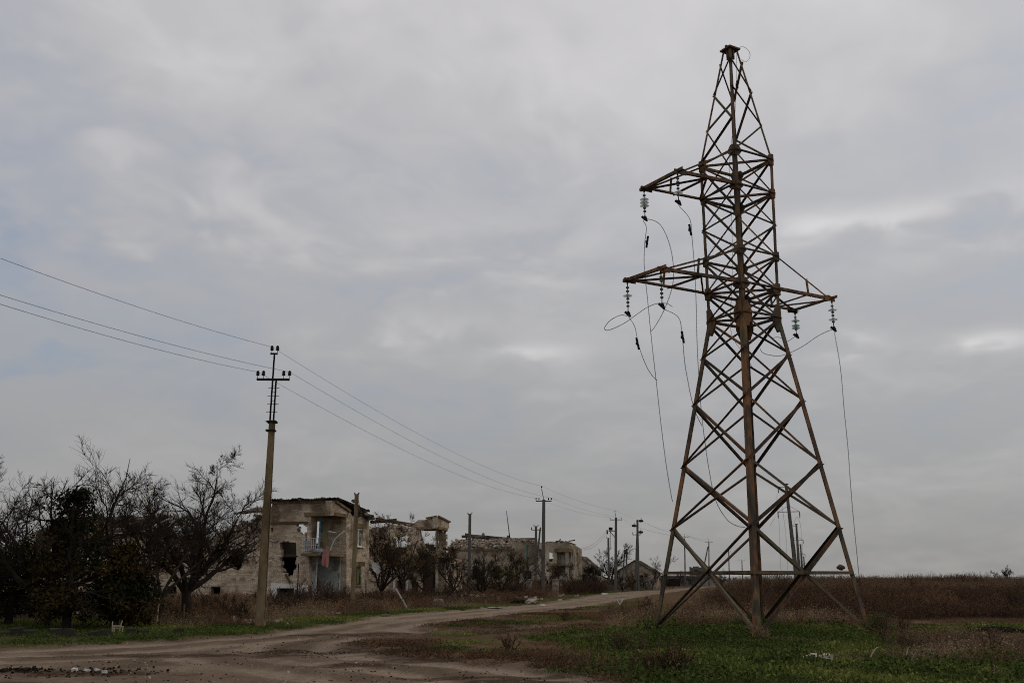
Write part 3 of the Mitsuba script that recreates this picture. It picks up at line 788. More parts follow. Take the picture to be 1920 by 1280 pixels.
class House:
    """Origin at the street corner; u runs left along the front, v runs away along the street, z up."""
    def __init__(s, name, label, px, Y, cat_='house'):
        s.o = V(bear(px, Y), Y, .05); s.k = thing(name, label, cat_); s.seed = int(px)

    def P(s, u, v, z): return s.o + LF * u + ST * v + V(0, 0, z)

    def onto(s, pts, side, off=0.0):
        """Picture points onto the front ('A') or the street side ('B') wall plane -> (u or v, z)."""
        n, d = (ST, LF) if side == 'A' else (LF, ST)
        o = s.o + n * off; out = []
        for px, py in pts:
            q = sight(px, py, 1.0) - V(0, 0, EYE)
            t = ((o - V(0, 0, EYE)) @ n) / (q @ n)
            p = V(0, 0, EYE) + q * t
            out.append(((p - o) @ d, p[2] - s.o[2]))
        return out

    def slab(s, poly, side, off, thick, m, name='wall', parent=None, label=None, back=True):
        """Wall piece: polygon in (u or v, z), outer face at OFF behind the plane, thickness going inwards."""
        n, d = (ST, LF) if side == 'A' else (LF, ST)
        poly = poly if poly.geom_type == 'Polygon' else max(poly.geoms, key=lambda g: g.area)
        me = trimesh.creation.extrude_polygon(poly, thick, engine='earcut')
        w = np.array(me.vertices); v = s.o + n * off + w[:, :1] * d + w[:, 1:2] * V(0, 0, 1) + w[:, 2:] * n
        f = np.array(me.faces)
        if np.linalg.det(np.array([d, V(0, 0, 1), n])) < 0: f = f[:, ::-1]
        uv_ = np.stack([w[:, 0] + w[:, 2] * .7, w[:, 1]], 1)
        vv, uu, ff = v[f.ravel()], uv_[f.ravel()], np.arange(len(f) * 3).reshape(-1, 3)
        return put(name, (vv, ff), m, parent or s.k, uv=uu, label=label)

    def bx(s, u, v, z, m, name, parent=None, label=None):
        c = s.P((u[0] + u[1]) / 2, (v[0] + v[1]) / 2, (z[0] + z[1]) / 2)
        return put(name, box(c, (abs(u[1] - u[0]), abs(v[1] - v[0]), abs(z[1] - z[0])), np.array([LF, ST, V(0, 0, 1)])), m, parent or s.k, label=label, **({'uv': None} if False else {}))

    def nibble(s, poly, n, lo=.12, hi=.35, where=None):
        """Knock brick-sized notches out of the polygon's upper and hole edges."""
        rg = np.random.default_rng(s.seed + n)
        rings = [poly.exterior] + list(poly.interiors)
        for _ in range(n):
            ring = rings[rg.integers(len(rings))] if where is None else where[rg.integers(len(where))]
            p = ring.interpolate(rg.uniform(), normalized=True)
            if p.y < .8: continue
            w, h = rg.uniform(lo, hi), .079 * rg.integers(1, 4)
            poly = poly.difference(sbox(p.x - w / 2, p.y - h / 2, p.x + w / 2, p.y + h / 2))
            if poly.geom_type != 'Polygon': poly = max(poly.geoms, key=lambda g: g.area)
        return poly

    def rubble(s, pts, n, size, m='rubble', name='rubble', rg=None, spread=(.25, .25, .06)):
        rg = rg or np.random.default_rng(s.seed)
        pts = np.asarray(pts, float); ms = []
        for _ in range(n):
            i = rg.integers(len(pts) - 1); t = rg.uniform()
            p = pts[i] * (1 - t) + pts[i + 1] * t + rg.normal(size=3) * spread
            q = rg.uniform(.4, 1.2) * size
            ms.append(chunk(s.P(*p), (q * rg.uniform(.7, 1.6), q, q * rg.uniform(.3, .7)), rg))
        k = put(name, cat(ms), m, s.k); labels[k] = {'kind': 'stuff'}
        return k

    def sheets(s, u0, u1, v0, v1, z0, z1, rg, n, m='roof_sheet', gone=0.):
        roof = key('roof', s.k); w = (u1 - u0) / n; hit = False
        for i in range(n):
            if rg.uniform() < gone: continue
            hit = True
            a, b = u0 + i * w - .05, u0 + (i + 1) * w + rg.uniform(-.08, .1)
            va, vb = v0 - rg.uniform(0, .3), v1 - rg.uniform(0, .5)
            nu = 14; us = np.linspace(a, b, nu); vs = np.linspace(va, vb, 4)
            zz = lambda u, v: z0 + (z1 - z0) * (v - v0) / (v1 - v0) + .03 * np.sin(u * 2 * np.pi / .18)
            rag = rg.uniform(-.12, .06, nu)
            dz = rg.uniform(0, .07); vt = []
            for j, v in enumerate(vs):
                for i2, u in enumerate(us):
                    vv = v + (rag[i2] if j == 0 else 0)
                    vt.append(s.P(u, vv, zz(u, vv) + dz))
            top = np.array(vt); bot = top - V(0, 0, .045)
            g = np.arange(4 * nu).reshape(4, nu)
            q = np.stack([g[:-1, :-1], g[:-1, 1:], g[1:, 1:], g[1:, :-1]], -1).reshape(-1, 4)
            f = np.vstack([q[:, [0, 1, 2]], q[:, [0, 2, 3]]]); m_ = 4 * nu
            e = np.arange(nu - 1)
            f = np.vstack([f, f[:, ::-1] + m_, np.stack([e, e + m_, e + 1 + m_], 1), np.stack([e, e + 1 + m_, e + 1], 1)])
            put('roof_sheet', (np.vstack([top, bot]), f), m, roof)


def rect(x0, y0, x1, y1): return [(x0, y0), (x1, y0), (x1, y1), (x0, y1)]


rg = np.random.default_rng(77)
h = House('brick_house', 'two-storey shelled pale brick house with an open corner balcony, nearest the road', 621, 64.5)
A = lambda p: Polygon(h.onto(p, 'A')).buffer(0); B = lambda p: Polygon(h.onto(p, 'B')).buffer(0)
wa = A([(621, 938), (600, 936.5), (560, 936), (512, 938), (507, 961), (490, 963), (480, 974), (466, 984), (450, 979), (440, 991), (424, 1001), (400, 1006), (380, 1011), (360, 1004), (340, 1012), (320, 1005), (300, 1001), (285, 1002), (284, 1040), (274, 1052), (274, 1160), (621, 1160)])
holes = [A([(583, 966), (625, 966), (625, 1150), (577, 1150), (580, 1040)]), A([(527, 1016), (555, 1017), (556, 1045), (553, 1058), (549, 1078), (540, 1079), (535, 1073), (529, 1064), (527, 1045)]),
         A([(560, 984), (572, 985), (571, 1000), (566, 1003), (561, 996)]), A([(572, 990), (574.5, 992), (576, 1018), (581, 1033), (575, 1030), (572.5, 1010)]), A(rect(519, 1102, 551, 1160)), A(rect(557, 1105, 577, 1150)),
         A(rect(395, 1099, 413, 1115)), A(rect(313, 1098, 331, 1113)), A([(326, 1040), (343, 1041), (342, 1060), (338, 1068), (328, 1066)]), A([(350, 1040), (379, 1041), (378, 1070), (370, 1078), (352, 1074)]),
         A([(430, 1030), (455, 1029), (456, 1050), (448, 1066), (433, 1062)])]
for q in holes: wa = wa.difference(q)
if wa.geom_type != 'Polygon': wa = max(wa.geoms, key=lambda g: g.area)
ringsel = [LineString([c for c in wa.exterior.coords if c[1] > 4.2])] + [wa.interiors[i] for i in range(len(wa.interiors)) if Polygon(wa.interiors[i]).bounds[3] > 2.5]
wa = h.nibble(wa, 90, where=ringsel)
h.slab(wa, 'A', 0, .38, 'brick', label='pale brick front wall with blown-out windows and broken left end')
wb = B([(621, 938), (640, 947.5), (655, 955), (660, 966), (666, 973), (673, 967.5), (692, 969), (692, 1160), (649.5, 1160), (649.5, 966), (621, 966)])
wb = wb.difference(B(rect(668.8, 989.5, 681, 1025))).difference(B(rect(665.7, 1061, 677.5, 1097)))
vend = wb.bounds[2]
h.slab(wb, 'B', 0, .38, 'brick')
z_lint = h.onto([(600, 966)], 'A')[0][1]; z_slab = h.onto([(600, 1037)], 'A')[0][1]; v_rec = h.onto([(649.5, 1000)], 'B')[0][0]
u_rec = h.onto([(583, 1000)], 'A')[0][0]; z_top = h.onto([(600, 937)], 'A')[0][1]
h.slab(sbox(.38, 0, u_rec + .3, z_slab - .2), 'A', v_rec, .3, 'plaster', label='pale blue-green plastered wall below the balcony')
h.slab(sbox(.38, z_slab - .197, u_rec + .3, z_lint), 'A', v_rec, .3, 'brick')
h.slab(sbox(.385, 0, v_rec - .003, z_slab - .2).difference(sbox(1.0, .2, 2.1, 2.5)), 'B', u_rec, .25, 'plaster')
h.slab(sbox(.385, z_slab - .197, v_rec - .003, z_lint).difference(sbox(.9, z_slab, 1.9, z_slab + 2.1)), 'B', u_rec, .25, 'brick')
h.bx((-.06, u_rec + .5), (-.07, v_rec - .01), (z_lint - .03, z_lint + .19), 'concrete', 'loggia_beam')
h.bx((.1, u_rec + .25), (-.75, v_rec - .01), (z_slab - .17, z_slab), 'concrete', 'balcony_slab')
h.bx((.02, u_rec + 3.2), (-.1, .02), (z_top - .18, z_top - .02), 'concrete', 'cornice')
cp, cq = h.P(-.06, -.1, z_top - .1), h.P(-.06, h.onto([(655, 955)], 'B')[0][0], h.onto([(655, 955)], 'B')[0][1] - .1)
put('cornice', beam(cp, cq, .14, .16), 'concrete', h.k)
ulen = h.onto([(274, 1100)], 'A')[0][0]
h.slab(sbox(0, 0, vend, 4.3), 'B', ulen - .4, .38, 'brick')
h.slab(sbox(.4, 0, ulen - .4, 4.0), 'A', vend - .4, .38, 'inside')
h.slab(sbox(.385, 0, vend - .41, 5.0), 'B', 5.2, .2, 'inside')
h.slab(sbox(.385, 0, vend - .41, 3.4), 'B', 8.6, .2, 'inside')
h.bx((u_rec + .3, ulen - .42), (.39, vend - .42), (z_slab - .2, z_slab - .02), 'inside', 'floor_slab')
h.bx((.39, u_rec + .29), (v_rec + .31, vend - .42), (z_slab - .2, z_slab - .02), 'inside', 'floor_slab')
h.bx((.4, u_rec + 3.0), (.4, vend - .6), (z_lint + .3, z_lint + .5), 'inside', 'ceiling_slab')
h.sheets(-.25, u_rec + 2.9, -.28, vend * .75, z_top + .04, z_top - .42, rg, 6)
h.sheets(u_rec + 3.2, u_rec + 5.4, .1, 3.5, z_top - .75, z_top - .1, rg, 3, gone=.2)
tops = [(u, .2, z) for u, z in h.onto([(510, 962), (490, 964), (480, 975), (466, 985), (450, 980), (440, 992), (424, 1002), (400, 1007), (380, 1012), (360, 1005), (340, 1013), (320, 1006), (300, 1002), (285, 1003)], 'A')]
h.rubble(tops, 150, .3, spread=(.2, .25, .1))
h.rubble([(u, .9, z_top + .02) for u in (-.1, 1, 2.5, 4.2)], 45, .22, 'roof_sheet', 'roof_debris', spread=(.3, .6, .06))
h.rubble([(-.1, 3, z_top - .35), (-.05, vend - .2, z_top - .85)], 40, .3, 'roof_sheet', 'roof_debris', spread=(.15, .3, .1))
for pts in (((482, 983), (437, 996)), ((505, 977), (455, 985)), ((450, 985), (398, 1003)), ((392, 996), (340, 1008))):
    (u0, z0), (u1, z1) = h.onto(pts, 'A')
    put('roof_beam', beam(h.P(u0, .3, z0), h.P(u1, 1.2, z1), .16, .18), 'old_wood', h.k)
(u0, z0), (u1, z1) = h.onto([(508, 979), (577, 981)], 'A')
h.bx((u1, u0), (-.05, .1), ((z0 + z1) / 2 - .09, (z0 + z1) / 2 + .09), 'old_wood', 'lintel', label='dark rusty lintel across the upper floor')
(u0, z0), (u1, z1) = h.onto([(536, 1076), (546, 1092)], 'A')
put('hanging_timber', beam(h.P(u0, -.08, z0), h.P(u1, -.15, z1), .1, .1), 'old_wood', h.k)
fr = A([(508, 1092), (578, 1096), (577, 1130), (560, 1130), (559, 1105.5), (552, 1105), (552, 1140), (551.5, 1102), (518.8, 1102), (518.5, 1140), (507, 1140)])
h.slab(fr, 'A', -.02, .018, 'white_paint', 'painted_surround', label='flaking white surround of the basement opening')
h.bx((ulen, h.onto([(507, 1100)], 'A')[0][0]), (-.05, -.004), (-.4, h.onto([(450, 1119)], 'A')[0][1]), 'old_wood', 'plinth')
for (x0, y0, x1, y1) in ((395, 1099, 413, 1115), (313, 1098, 331, 1113)):
    w = key('window', h.k); (u1, z1), (u0, z0) = h.onto([(x0, y0), (x1, y1)], 'A')
    put('frame', cat([box(h.P(u, .12, (z0 + z1) / 2), (.06, .06, z1 - z0), np.array([LF, ST, V(0, 0, 1)])) for u in (u0 + .03, u1 - .03)] + [box(h.P((u0 + u1) / 2, .12, z), (u1 - u0 - .12, .06, .06), np.array([LF, ST, V(0, 0, 1)])) for z in (z0 + .03, z1 - .03)]), 'old_wood', w)
for (x0, y0, x1, y1), kind in (((668.8, 989.5, 681, 1025), 0), ((665.7, 1061, 677.5, 1097), 1)):
    w = key('window', h.k); (v0, z1), (v1, z0) = h.onto([(x0, y0), (x1, y1)], 'B'); ax_ = np.array([LF, ST, V(0, 0, 1)])
    bars = [box(h.P(.1, v, (z0 + z1) / 2), (.07, .08, z1 - z0), ax_) for v in (v0 + .04, v1 - .04, v0 + (v1 - v0) * .42)] + [box(h.P(.1, (v0 + v1) / 2, z), (.068, v1 - v0 - .16, .08), ax_) for z in (z0 + .04, z1 - .04)]
    put('frame', cat(bars), 'white_paint' if kind == 0 else 'old_wood', w)
    put('sill', box(h.P(-.04, (v0 + v1) / 2, z0 - .03), (.2, v1 - v0 + .1, .05), ax_), 'white_paint' if kind == 0 else 'concrete', w)
    put('lintel', box(h.P(-.003, (v0 + v1) / 2 + .15, z1 + .17), (.03, v1 - v0 + .7, .3), ax_), 'concrete', w)
    if kind == 0:
        vm = v0 + (v1 - v0) * .42
        put('pane', (np.array([h.P(.1, vm + .04, z0 + .08), h.P(.1, v1 - .08, z0 + .08), h.P(.1, v1 - .08, z1 - .08), h.P(.1, vm + .04, z1 - .08)]), np.array([[0, 1, 2], [0, 2, 3]])), 'glass_pane', w)
    else:
        put('curtain', box(h.P(.16, v0 + (v1 - v0) * .6, (z0 + z1) / 2 + .05), (.03, (v1 - v0) * .62, (z1 - z0) * .9), ax_), 'green_cloth', w)
# balcony railing, the door posts in the recess
rl = key('balcony_railing', h.k)
zb = z_slab
bars = [beam(h.P(u, -.72, zb), h.P(u + .0, -.72, zb + .95), .03, .03) for u in np.linspace(.75, u_rec + .2, 8)]
put('bars', cat(bars), 'white_scrap', rl)
put('rails', cat([beam(h.P(.7, -.72, zb + z), h.P(u_rec + .24, -.72, zb + z), .03, .03) for z in (.18, .5, .93)] + [beam(h.P(u_rec + .22, -.7, zb + z), h.P(u_rec + .22, -.05, zb + z), .03, .03) for z in (.18, .5, .93)]), 'white_scrap', rl)
put('panel', box(h.P(u_rec - .15, -.68, zb + .45), (.55, .02, .7), np.array([LF, ST, V(0, 0, 1)])), 'grey_scrap', rl)
h.rubble([(.2, -.5, zb + .08), (1.1, -.45, zb + .14)], 40, .2, 'grey_scrap', 'balcony_debris', spread=(.15, .2, .08))
put('door_post', beam(h.P(u_rec - .35, .55, zb), h.P(u_rec - .35, .55, z_lint - .03), .09, .09), 'blue_paint', h.k)
put('door_post', beam(h.P(u_rec - .62, .9, zb), h.P(u_rec - .62, .9, z_lint - .03), .22, .05), 'green_cloth', h.k)
put('door_post', beam(h.P(u_rec - .28, .5, 0), h.P(u_rec - .28, .5, zb - .17), .08, .08), 'white_scrap', h.k)
# cloth, pipes, dish
q0, q1 = h.onto([(601, 1035), (618, 1025)], 'A', -.9); nu, nv = 10, 16; vt = []
for j in range(nv):
    t = j / (nv - 1)
    for i in range(nu):
        s_ = i / (nu - 1)
        c0 = h.onto([(618 - 12 * s_ * (1 - .2 * t) - 3 * t - 4 * s_ * t, 1025 + 38 * t * (1 - .12 * s_) + 9 * s_ * (1 - t))], 'A', -.9)[0]
        vt.append(h.P(c0[0], -.9 + .07 * math.sin(s_ * 11 + t * 3) * (.3 + t), c0[1]))
g = np.arange(nu * nv).reshape(nv, nu); q = np.stack([g[:-1, :-1], g[:-1, 1:], g[1:, 1:], g[1:, :-1]], -1).reshape(-1, 4)
single('torn_cloth', (np.array(vt), np.vstack([q[:, [0, 1, 2]], q[:, [0, 2, 3]]])), 'pink_cloth', 'faded pink torn cloth hanging below the broken balcony', 'cloth', smooth=True)
pp = [h.P(*(lambda c: (c[0], -.9, c[1]))(h.onto([p], 'A', -.9)[0])) for p in ((619, 1031), (628, 1010), (645.5, 995))]
single('bent_pipe', tube(pp, [.03, .035, .045], 6), 'white_scrap', 'bent white pipe sticking out of the balcony to the upper right', 'pipe')
pp = [h.P(*(lambda c: (c[0], -.5, c[1]))(h.onto([p], 'A', -.5)[0])) for p in ((615.5, 995.5), (623, 997), (630.5, 998))]
single('bent_pipe', tube(pp, .035, 6), 'white_scrap', 'short level white rod stuck out inside the balcony opening', 'pipe')
k = thing('satellite_dish', 'white satellite dish on the right wall of the nearest brick house', 'satellite dish')
c = h.P(-.5, vend - .5, h.onto([(697, 1066)], 'B')[0][1]); aim = unit(V(.75, -.45, .42))
put('bowl', lathe([(.0, 0), (.18, .02), (.33, .07), (.42, .12), (.42, .135), (.33, .085), (.18, .035), (0, .015)], 20, c, aim), 'dish', k, True)
put('arm', tube([c, c - V(0, 0, .2), c + aim * .45 - V(0, 0, .22)], .02, 6), 'white_scrap', k)
put('feed', box(c + aim * .47 - V(0, 0, .2), (.09, .09, .16)), 'grey_scrap', k)
put('mount', tube([c, h.P(.0, vend - .5, c[2] - .1 - h.o[2])], .025, 6), 'dark_steel', k)

# second house
h = House('brick_house', 'gutted brick house, its corner parapet propped on a thin teal balcony column', 819, 86)
A = lambda p: Polygon(h.onto(p, 'A')).buffer(0); B = lambda p: Polygon(h.onto(p, 'B')).buffer(0)
wa = A([(819, 968), (803, 971), (798, 974), (784, 974), (776, 981), (768, 991), (759, 986), (740, 982), (720, 990), (703, 986), (690, 994), (686, 1030), (686, 1140), (819, 1140)])
for q in ([(787, 991.5), (816.4, 991.5), (816.4, 1032), (803, 1032), (795, 1020), (789, 1008)], [(744, 1088), (761, 1088), (761, 1140), (744, 1140)], [(770, 1090), (784, 1090), (784, 1108), (770, 1108)], [(740, 1005), (764, 1005), (762, 1040), (742, 1038)], [(700, 1010), (722, 1010), (722, 1045), (700, 1045)],
          [(791, 1044), (816.4, 1046), (816.4, 1140), (795, 1140)]):
    wa = wa.difference(A(q))
if wa.geom_type != 'Polygon': wa = max(wa.geoms, key=lambda g: g.area)
wa = h.nibble(wa, 40, .2, .5, where=[LineString([c for c in wa.exterior.coords if c[0] > 2.3 and c[1] > 3])] + [wa.interiors[i] for i in range(len(wa.interiors)) if Polygon(wa.interiors[i]).bounds[0] > 2.6])
h.slab(wa, 'A', 0, .38, 'brick')
h.slab(B([(819, 968), (824, 968.5), (842, 979), (842, 990), (819, 990)]), 'B', 0, .38, 'brick')
(v0_, z0_), (v1_, z1_) = h.onto([(819.5, 968), (842, 979)], 'B')
put('cornice', beam(h.P(-.05, -.1, z0_ + .05), h.P(-.05, v1_ + .1, z1_ + .05), .16, .13), 'concrete', h.k)
(u0_, z0_), (u1_, z1_) = h.onto([(819, 968.5), (799, 972)], 'A')
put('cornice', beam(h.P(u0_, -.05, z0_ + .05), h.P(u1_, -.05, z1_ + .05), .16, .13), 'concrete', h.k)
z_par = h.onto([(819, 987)], 'A')[0][1]; z_sl = h.onto([(819, 1040)], 'A')[0][1]; u_r = h.onto([(787, 1000)], 'A')[0][0]
h.bx((-.08, u_r + .3), (-.08, 2.6), (z_par - .22, z_par), 'concrete', 'loggia_beam')
h.bx((-.15, u_r + .3), (-.5, 2.5), (z_sl - .2, z_sl), 'concrete', 'balcony_slab')
h.slab(h.nibble(sbox(.02, 0, .85, z_par - .22), 20), 'A', 2.6, .3, 'brick')
put('column', beam(h.P(.08, .1, 0), h.P(.08, .1, z_par - .22), .13, .13), 'teal_paint', h.k, label='thin teal balcony column')
for x in (739.5, 763.5):
    u_, _ = h.onto([(x, 1100)], 'A')[0]; put('door_jamb', beam(h.P(u_, -.04, 0), h.P(u_, -.04, h.onto([(x, 1087)], 'A')[0][1]), .24, .2), 'white_scrap', h.k)
h.slab(h.nibble(sbox(2.6, 0, 7.5, 2.9).difference(sbox(3.4, .8, 4.5, 2.2)), 20), 'B', 0, .38, 'brick')
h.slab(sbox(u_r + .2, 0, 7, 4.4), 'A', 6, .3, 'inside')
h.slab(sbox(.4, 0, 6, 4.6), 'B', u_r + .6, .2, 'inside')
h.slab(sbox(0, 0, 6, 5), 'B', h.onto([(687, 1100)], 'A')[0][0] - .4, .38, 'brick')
for pts in (((690, 978), (735, 973)), ((700, 971.5), (762, 983)), ((724, 975), (775, 984))):
    (u0, z0), (u1, z1) = h.onto(pts, 'A'); put('roof_beam', beam(h.P(u0, .6, z0), h.P(u1, 1.2, z1), .22, .26), 'old_wood', h.k)
h.rubble([(2.2, .3, h.onto([(776, 982)], 'A')[0][1]), (4.5, .3, h.onto([(720, 989)], 'A')[0][1]), (6, .3, h.onto([(690, 993)], 'A')[0][1])], 40, .24)
h.rubble([(.1, 2.7, 3), (-.05, 5.5, 2.9), (-.05, 7.4, 2.6)], 90, .42, spread=(.25, .3, .18))
h.rubble([(.2, -.2, z_sl + .05), (1.4, -.2, z_sl + .05)], 40, .22)
h.rubble([(-.4, 2.8, .2), (-.6, 7, .2)], 60, .4, spread=(.5, .4, .15))

# third house: long wall under a caved-in roof
h = House('brick_house', 'long ruined house with a collapsed roof of rubble and a teal corner post', 1003, 112)
A = lambda p: Polygon(h.onto(p, 'A')).buffer(0); B = lambda p: Polygon(h.onto(p, 'B')).buffer(0)
wa = A([(1003, 1012.5), (975, 1012), (961, 1013), (960, 1030), (930, 1030), (862, 1031.5), (842, 1029), (838, 1040), (836, 1140), (1003, 1140)])
for q in ([(990, 1021), (1004, 1021), (1004, 1058), (988, 1058)], rect(885, 1062, 896, 1085), rect(925, 1062, 937, 1085), [(846, 1055), (858, 1054), (857, 1085), (848, 1085)], rect(985, 1070, 1000, 1140)): wa = wa.difference(A(q))
if wa.geom_type != 'Polygon': wa = max(wa.geoms, key=lambda g: g.area)
wa = h.nibble(wa, 40)
h.slab(wa, 'A', 0, .38, 'cream', label='stained plastered front wall')
ul = h.onto([(837, 1060)], 'A')[0][0]; zt = h.onto([(1000, 1013)], 'A')[0][1]; zw = h.onto([(920, 1031)], 'A')[0][1]; up_ = h.onto([(961, 1020)], 'A')[0][0]
h.slab(h.nibble(B([(1003, 1012.5), (1030, 1022), (1030, 1140), (1003, 1140)]).difference(B(rect(1011, 1030, 1016, 1046))).difference(sbox(-.1, 2.9, 1.6, 5.2)), 14), 'B', 0, .38, 'cream')
h.slab(sbox(.4, 0, up_, zt - .3), 'A', 2.2, .3, 'cream')
h.slab(sbox(.4, 0, 6, zw - .1), 'B', ul - .4, .38, 'cream')
h.slab(sbox(.4, 0, ul - .4, zw), 'A', 6.5, .3, 'inside')
put('column', beam(h.P(.85, .05, 0), h.P(.85, .05, zt - .4), .2, .2), 'teal_paint', h.k, label='teal corner post')
h.bx((up_, ul), (-.12, .3), (zw - .02, zw + .12), 'concrete', 'cornice')
zr = h.onto([(920, 1010)], 'A', 4)[0][1]
rf = key('roof', h.k)
for i in range(9):
    u0, u1 = up_ + (ul - up_) * i / 9, up_ + (ul - up_) * (i + 1) / 9
    d0 = rg.uniform(-.3, .15)
    q = [h.P(u0, .1, zw + .14), h.P(u1, .1, zw + .14), h.P(u1, 3.8, zr + d0), h.P(u0, 3.8, zr + d0 * .6)]
    put('roof_panel', prism(np.array(q), np.array(q) - V(0, 0, .12)), 'roof_sheet', rf)
pr_ = np.random.default_rng(4); ms = []
for _ in range(330):
    u, t = pr_.uniform(up_, ul), pr_.uniform(0, 1) ** .8
    ms.append(chunk(h.P(u, .1 + 3.6 * t, zw + .2 + (zr - zw - .2) * t), pr_.uniform(.12, .34, 3) * V(1.2, 1, .5), pr_))
k = put('roof_rubble', cat(ms), 'rubble', h.k); labels[k] = {'kind': 'stuff'}
for pts in (((872, 1001), (905, 1008)), ((866, 1005), (955, 1012)), ((890, 1004), (958, 1010)), ((905, 1005), (906, 1000)), ((950, 1013), (953, 1004)), ((958, 1011), (1006, 1010))):
    (u0, z0), (u1, z1) = h.onto(pts, 'A', 3.5); put('roof_beam', beam(h.P(u0, 3.5, z0), h.P(u1, 3.7, z1), .2, .3), 'roof_sheet', h.k)
(u0, z0), (u1, z1) = h.onto([(956, 1004), (949.5, 957)], 'A', 3.5)
single('antenna_mast', tube([h.P(u0, 3.5, z0 - .3), h.P(u1, 3.5, z1)], [.07, .035], 6), 'dark_steel', 'thin leaning antenna mast on the rubble roof of the long house', 'antenna')
h.rubble([(.2, .2, zt), (up_, .2, zt)], 40, .3, spread=(.3, .3, .08))
h.rubble([(-.5, -.8, .2), (6, -1, .2), (9, -1, .2)], 120, .4, spread=(.5, .6, .14))

# fourth house
h = House('brick_house', 'farther pale house with a square corner porch column, last of the row of ruined houses', 1066, 144)
A = lambda p: Polygon(h.onto(p, 'A')).buffer(0); B = lambda p: Polygon(h.onto(p, 'B')).buffer(0)
wa = A([(1066, 1015), (1045, 1014.3), (1024, 1014.5), (1020, 1020), (1018, 1110), (1066, 1110)]).difference(A(rect(1044, 1031, 1067, 1081))).difference(A(rect(1028, 1036, 1036, 1052)))
wa = h.nibble(wa, 10)
h.slab(wa, 'A', 0, .4, 'cream')
z_l = h.onto([(1050, 1031)], 'A')[0][1]; z_s = h.onto([(1050, 1057)], 'A')[0][1]; u_r = h.onto([(1044, 1040)], 'A')[0][0]; zt = h.onto([(1050, 1015)], 'A')[0][1]
h.slab(h.nibble(B([(1066, 1015), (1091, 1029), (1091, 1110), (1075, 1110), (1075, 1033), (1066, 1032)]).difference(B(rect(1081, 1036, 1085, 1052))), 6), 'B', 0, .4, 'cream')
h.bx((-.1, u_r + .3), (-.15, 3.5), (z_l - .25, z_l + .25), 'concrete', 'loggia_beam')
h.bx((-.1, u_r + .3), (-.3, 3.5), (z_s - .25, z_s), 'concrete', 'balcony_slab')
put('column', beam(h.P(.2, .2, 0), h.P(.2, .2, z_l - .25), .5, .5), 'cream', h.k)
h.slab(sbox(.1, 0, u_r + .3, z_l), 'A', 3.5, .3, 'plaster')
h.slab(sbox(.4, 0, 3.5, z_l), 'B', u_r + .02, .3, 'cream')
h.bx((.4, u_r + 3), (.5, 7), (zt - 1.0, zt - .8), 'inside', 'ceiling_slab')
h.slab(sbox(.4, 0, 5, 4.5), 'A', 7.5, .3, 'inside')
h.bx((.7, 1.1), (.6, 1.0), (z_s, z_s + 1.3), 'grey_scrap', 'balcony_locker')
h.bx((.5, 1.6), (.3, .7), (0, 2.1), 'grey_scrap', 'porch_door')
h.rubble([(.1, .3, zt), (3, .3, zt)], 14, .3, 'roof_sheet', 'roof_debris')
for pts in (((1048, 1014), (1051, 1010)), ((1066, 1014), (1078, 1012)), ((1060, 1014), (1080, 1021))):
    (u0, z0), (u1, z1) = h.onto(pts, 'A', .5); put('roof_beam', beam(h.P(u0, .5, z0), h.P(u1, .6, z1), .15, .15), 'old_wood', h.k)


def gabled(name, label, px, Y, w, depth, eave, ridge, m, open_roof=False):
    """House with its gable towards the camera."""
    h = House(name, label, px, Y)
    g = Polygon([(0, -.3), (w, -.3), (w, eave), (w / 2, ridge), (0, eave)])
    win = sbox(w * .3, 1.0, w * .45, 2.2)
    h.slab(g.difference(win), 'A', 0, .35, m)
    h.slab(sbox(.36, -.3, depth - .36, eave - .1), 'B', 0, .35, m); h.slab(sbox(.36, -.3, depth - .36, eave - .1), 'B', w - .35, .35, m)
    h.slab(g, 'A', depth - .35, .35, m)
    roof = key('roof', h.k)
    for s_ in (0, 1):
        ue = -.4 if s_ == 0 else w + .4
        ze = eave - (ridge - eave) * .8 / w
        n = 5
        for i in range(n):
            if open_roof and s_ == 0 and i in (1, 2): continue
            a, b = -.3 + (depth + .6) * i / n, -.3 + (depth + .6) * (i + 1) / n - .03
            q = np.array([h.P(ue, a, ze), h.P(ue, b, ze), h.P(w / 2, b, ridge + .05), h.P(w / 2, a, ridge + .05)])
            put('roof_sheet', prism(q, q + V(0, 0, .1)), 'roof_sheet', roof)
    put('rafters', cat([beam(h.P(u, v, eave), h.P(w / 2, v, ridge), .12, .14) for v in np.linspace(.5, depth - .5, 6) for u in (.1, w - .1)]), 'old_wood', h.k)
    return h


gabled('gabled_house', 'brown gabled house behind the picket fence at the road bend', 1229, 165, 6.4, 9, 2.6, 4.45, 'cream', True)
gabled('gabled_house', 'small house with a damaged pitched roof behind the dark evergreen bush', 1117, 158, 4.6, 6, 3.0, 4.9, 'cream')
h = House('flat_roofed_block', 'small far flat-roofed grey block seen through the pylon base', 1334, 262, 'building')
h.slab(Polygon([(0, -.4), (5.4, -.4), (5.4, 4.7), (5.1, 4.7), (5.1, 4.4), (4.5, 4.4), (4.5, 4.75), (3.0, 4.75), (3.0, 4.5), (1.8, 4.5), (1.8, 4.8), (0, 4.8)]).difference(sbox(3.2, 2.6, 4.2, 3.8)).difference(sbox(1, 2.6, 2, 3.8)), 'A', 0, .3, 'far_concrete')
h.slab(sbox(.31, -.4, 5, 4.6), 'B', 0, .3, 'far_concrete'); h.slab(sbox(.31, -.4, 5, 4.6), 'B', 5.1, .3, 'far_concrete'); h.slab(sbox(.31, -.4, 5.09, 4.4), 'A', 4.7, .3, 'inside')
h.bx((.3, 5.1), (.31, 4.69), (4.2, 4.35), 'roof_sheet', 'roof')
h = House('low_shed', 'long low grey shed with a pale roof edge left of the flat-roofed block', 1300, 235, 'shed')
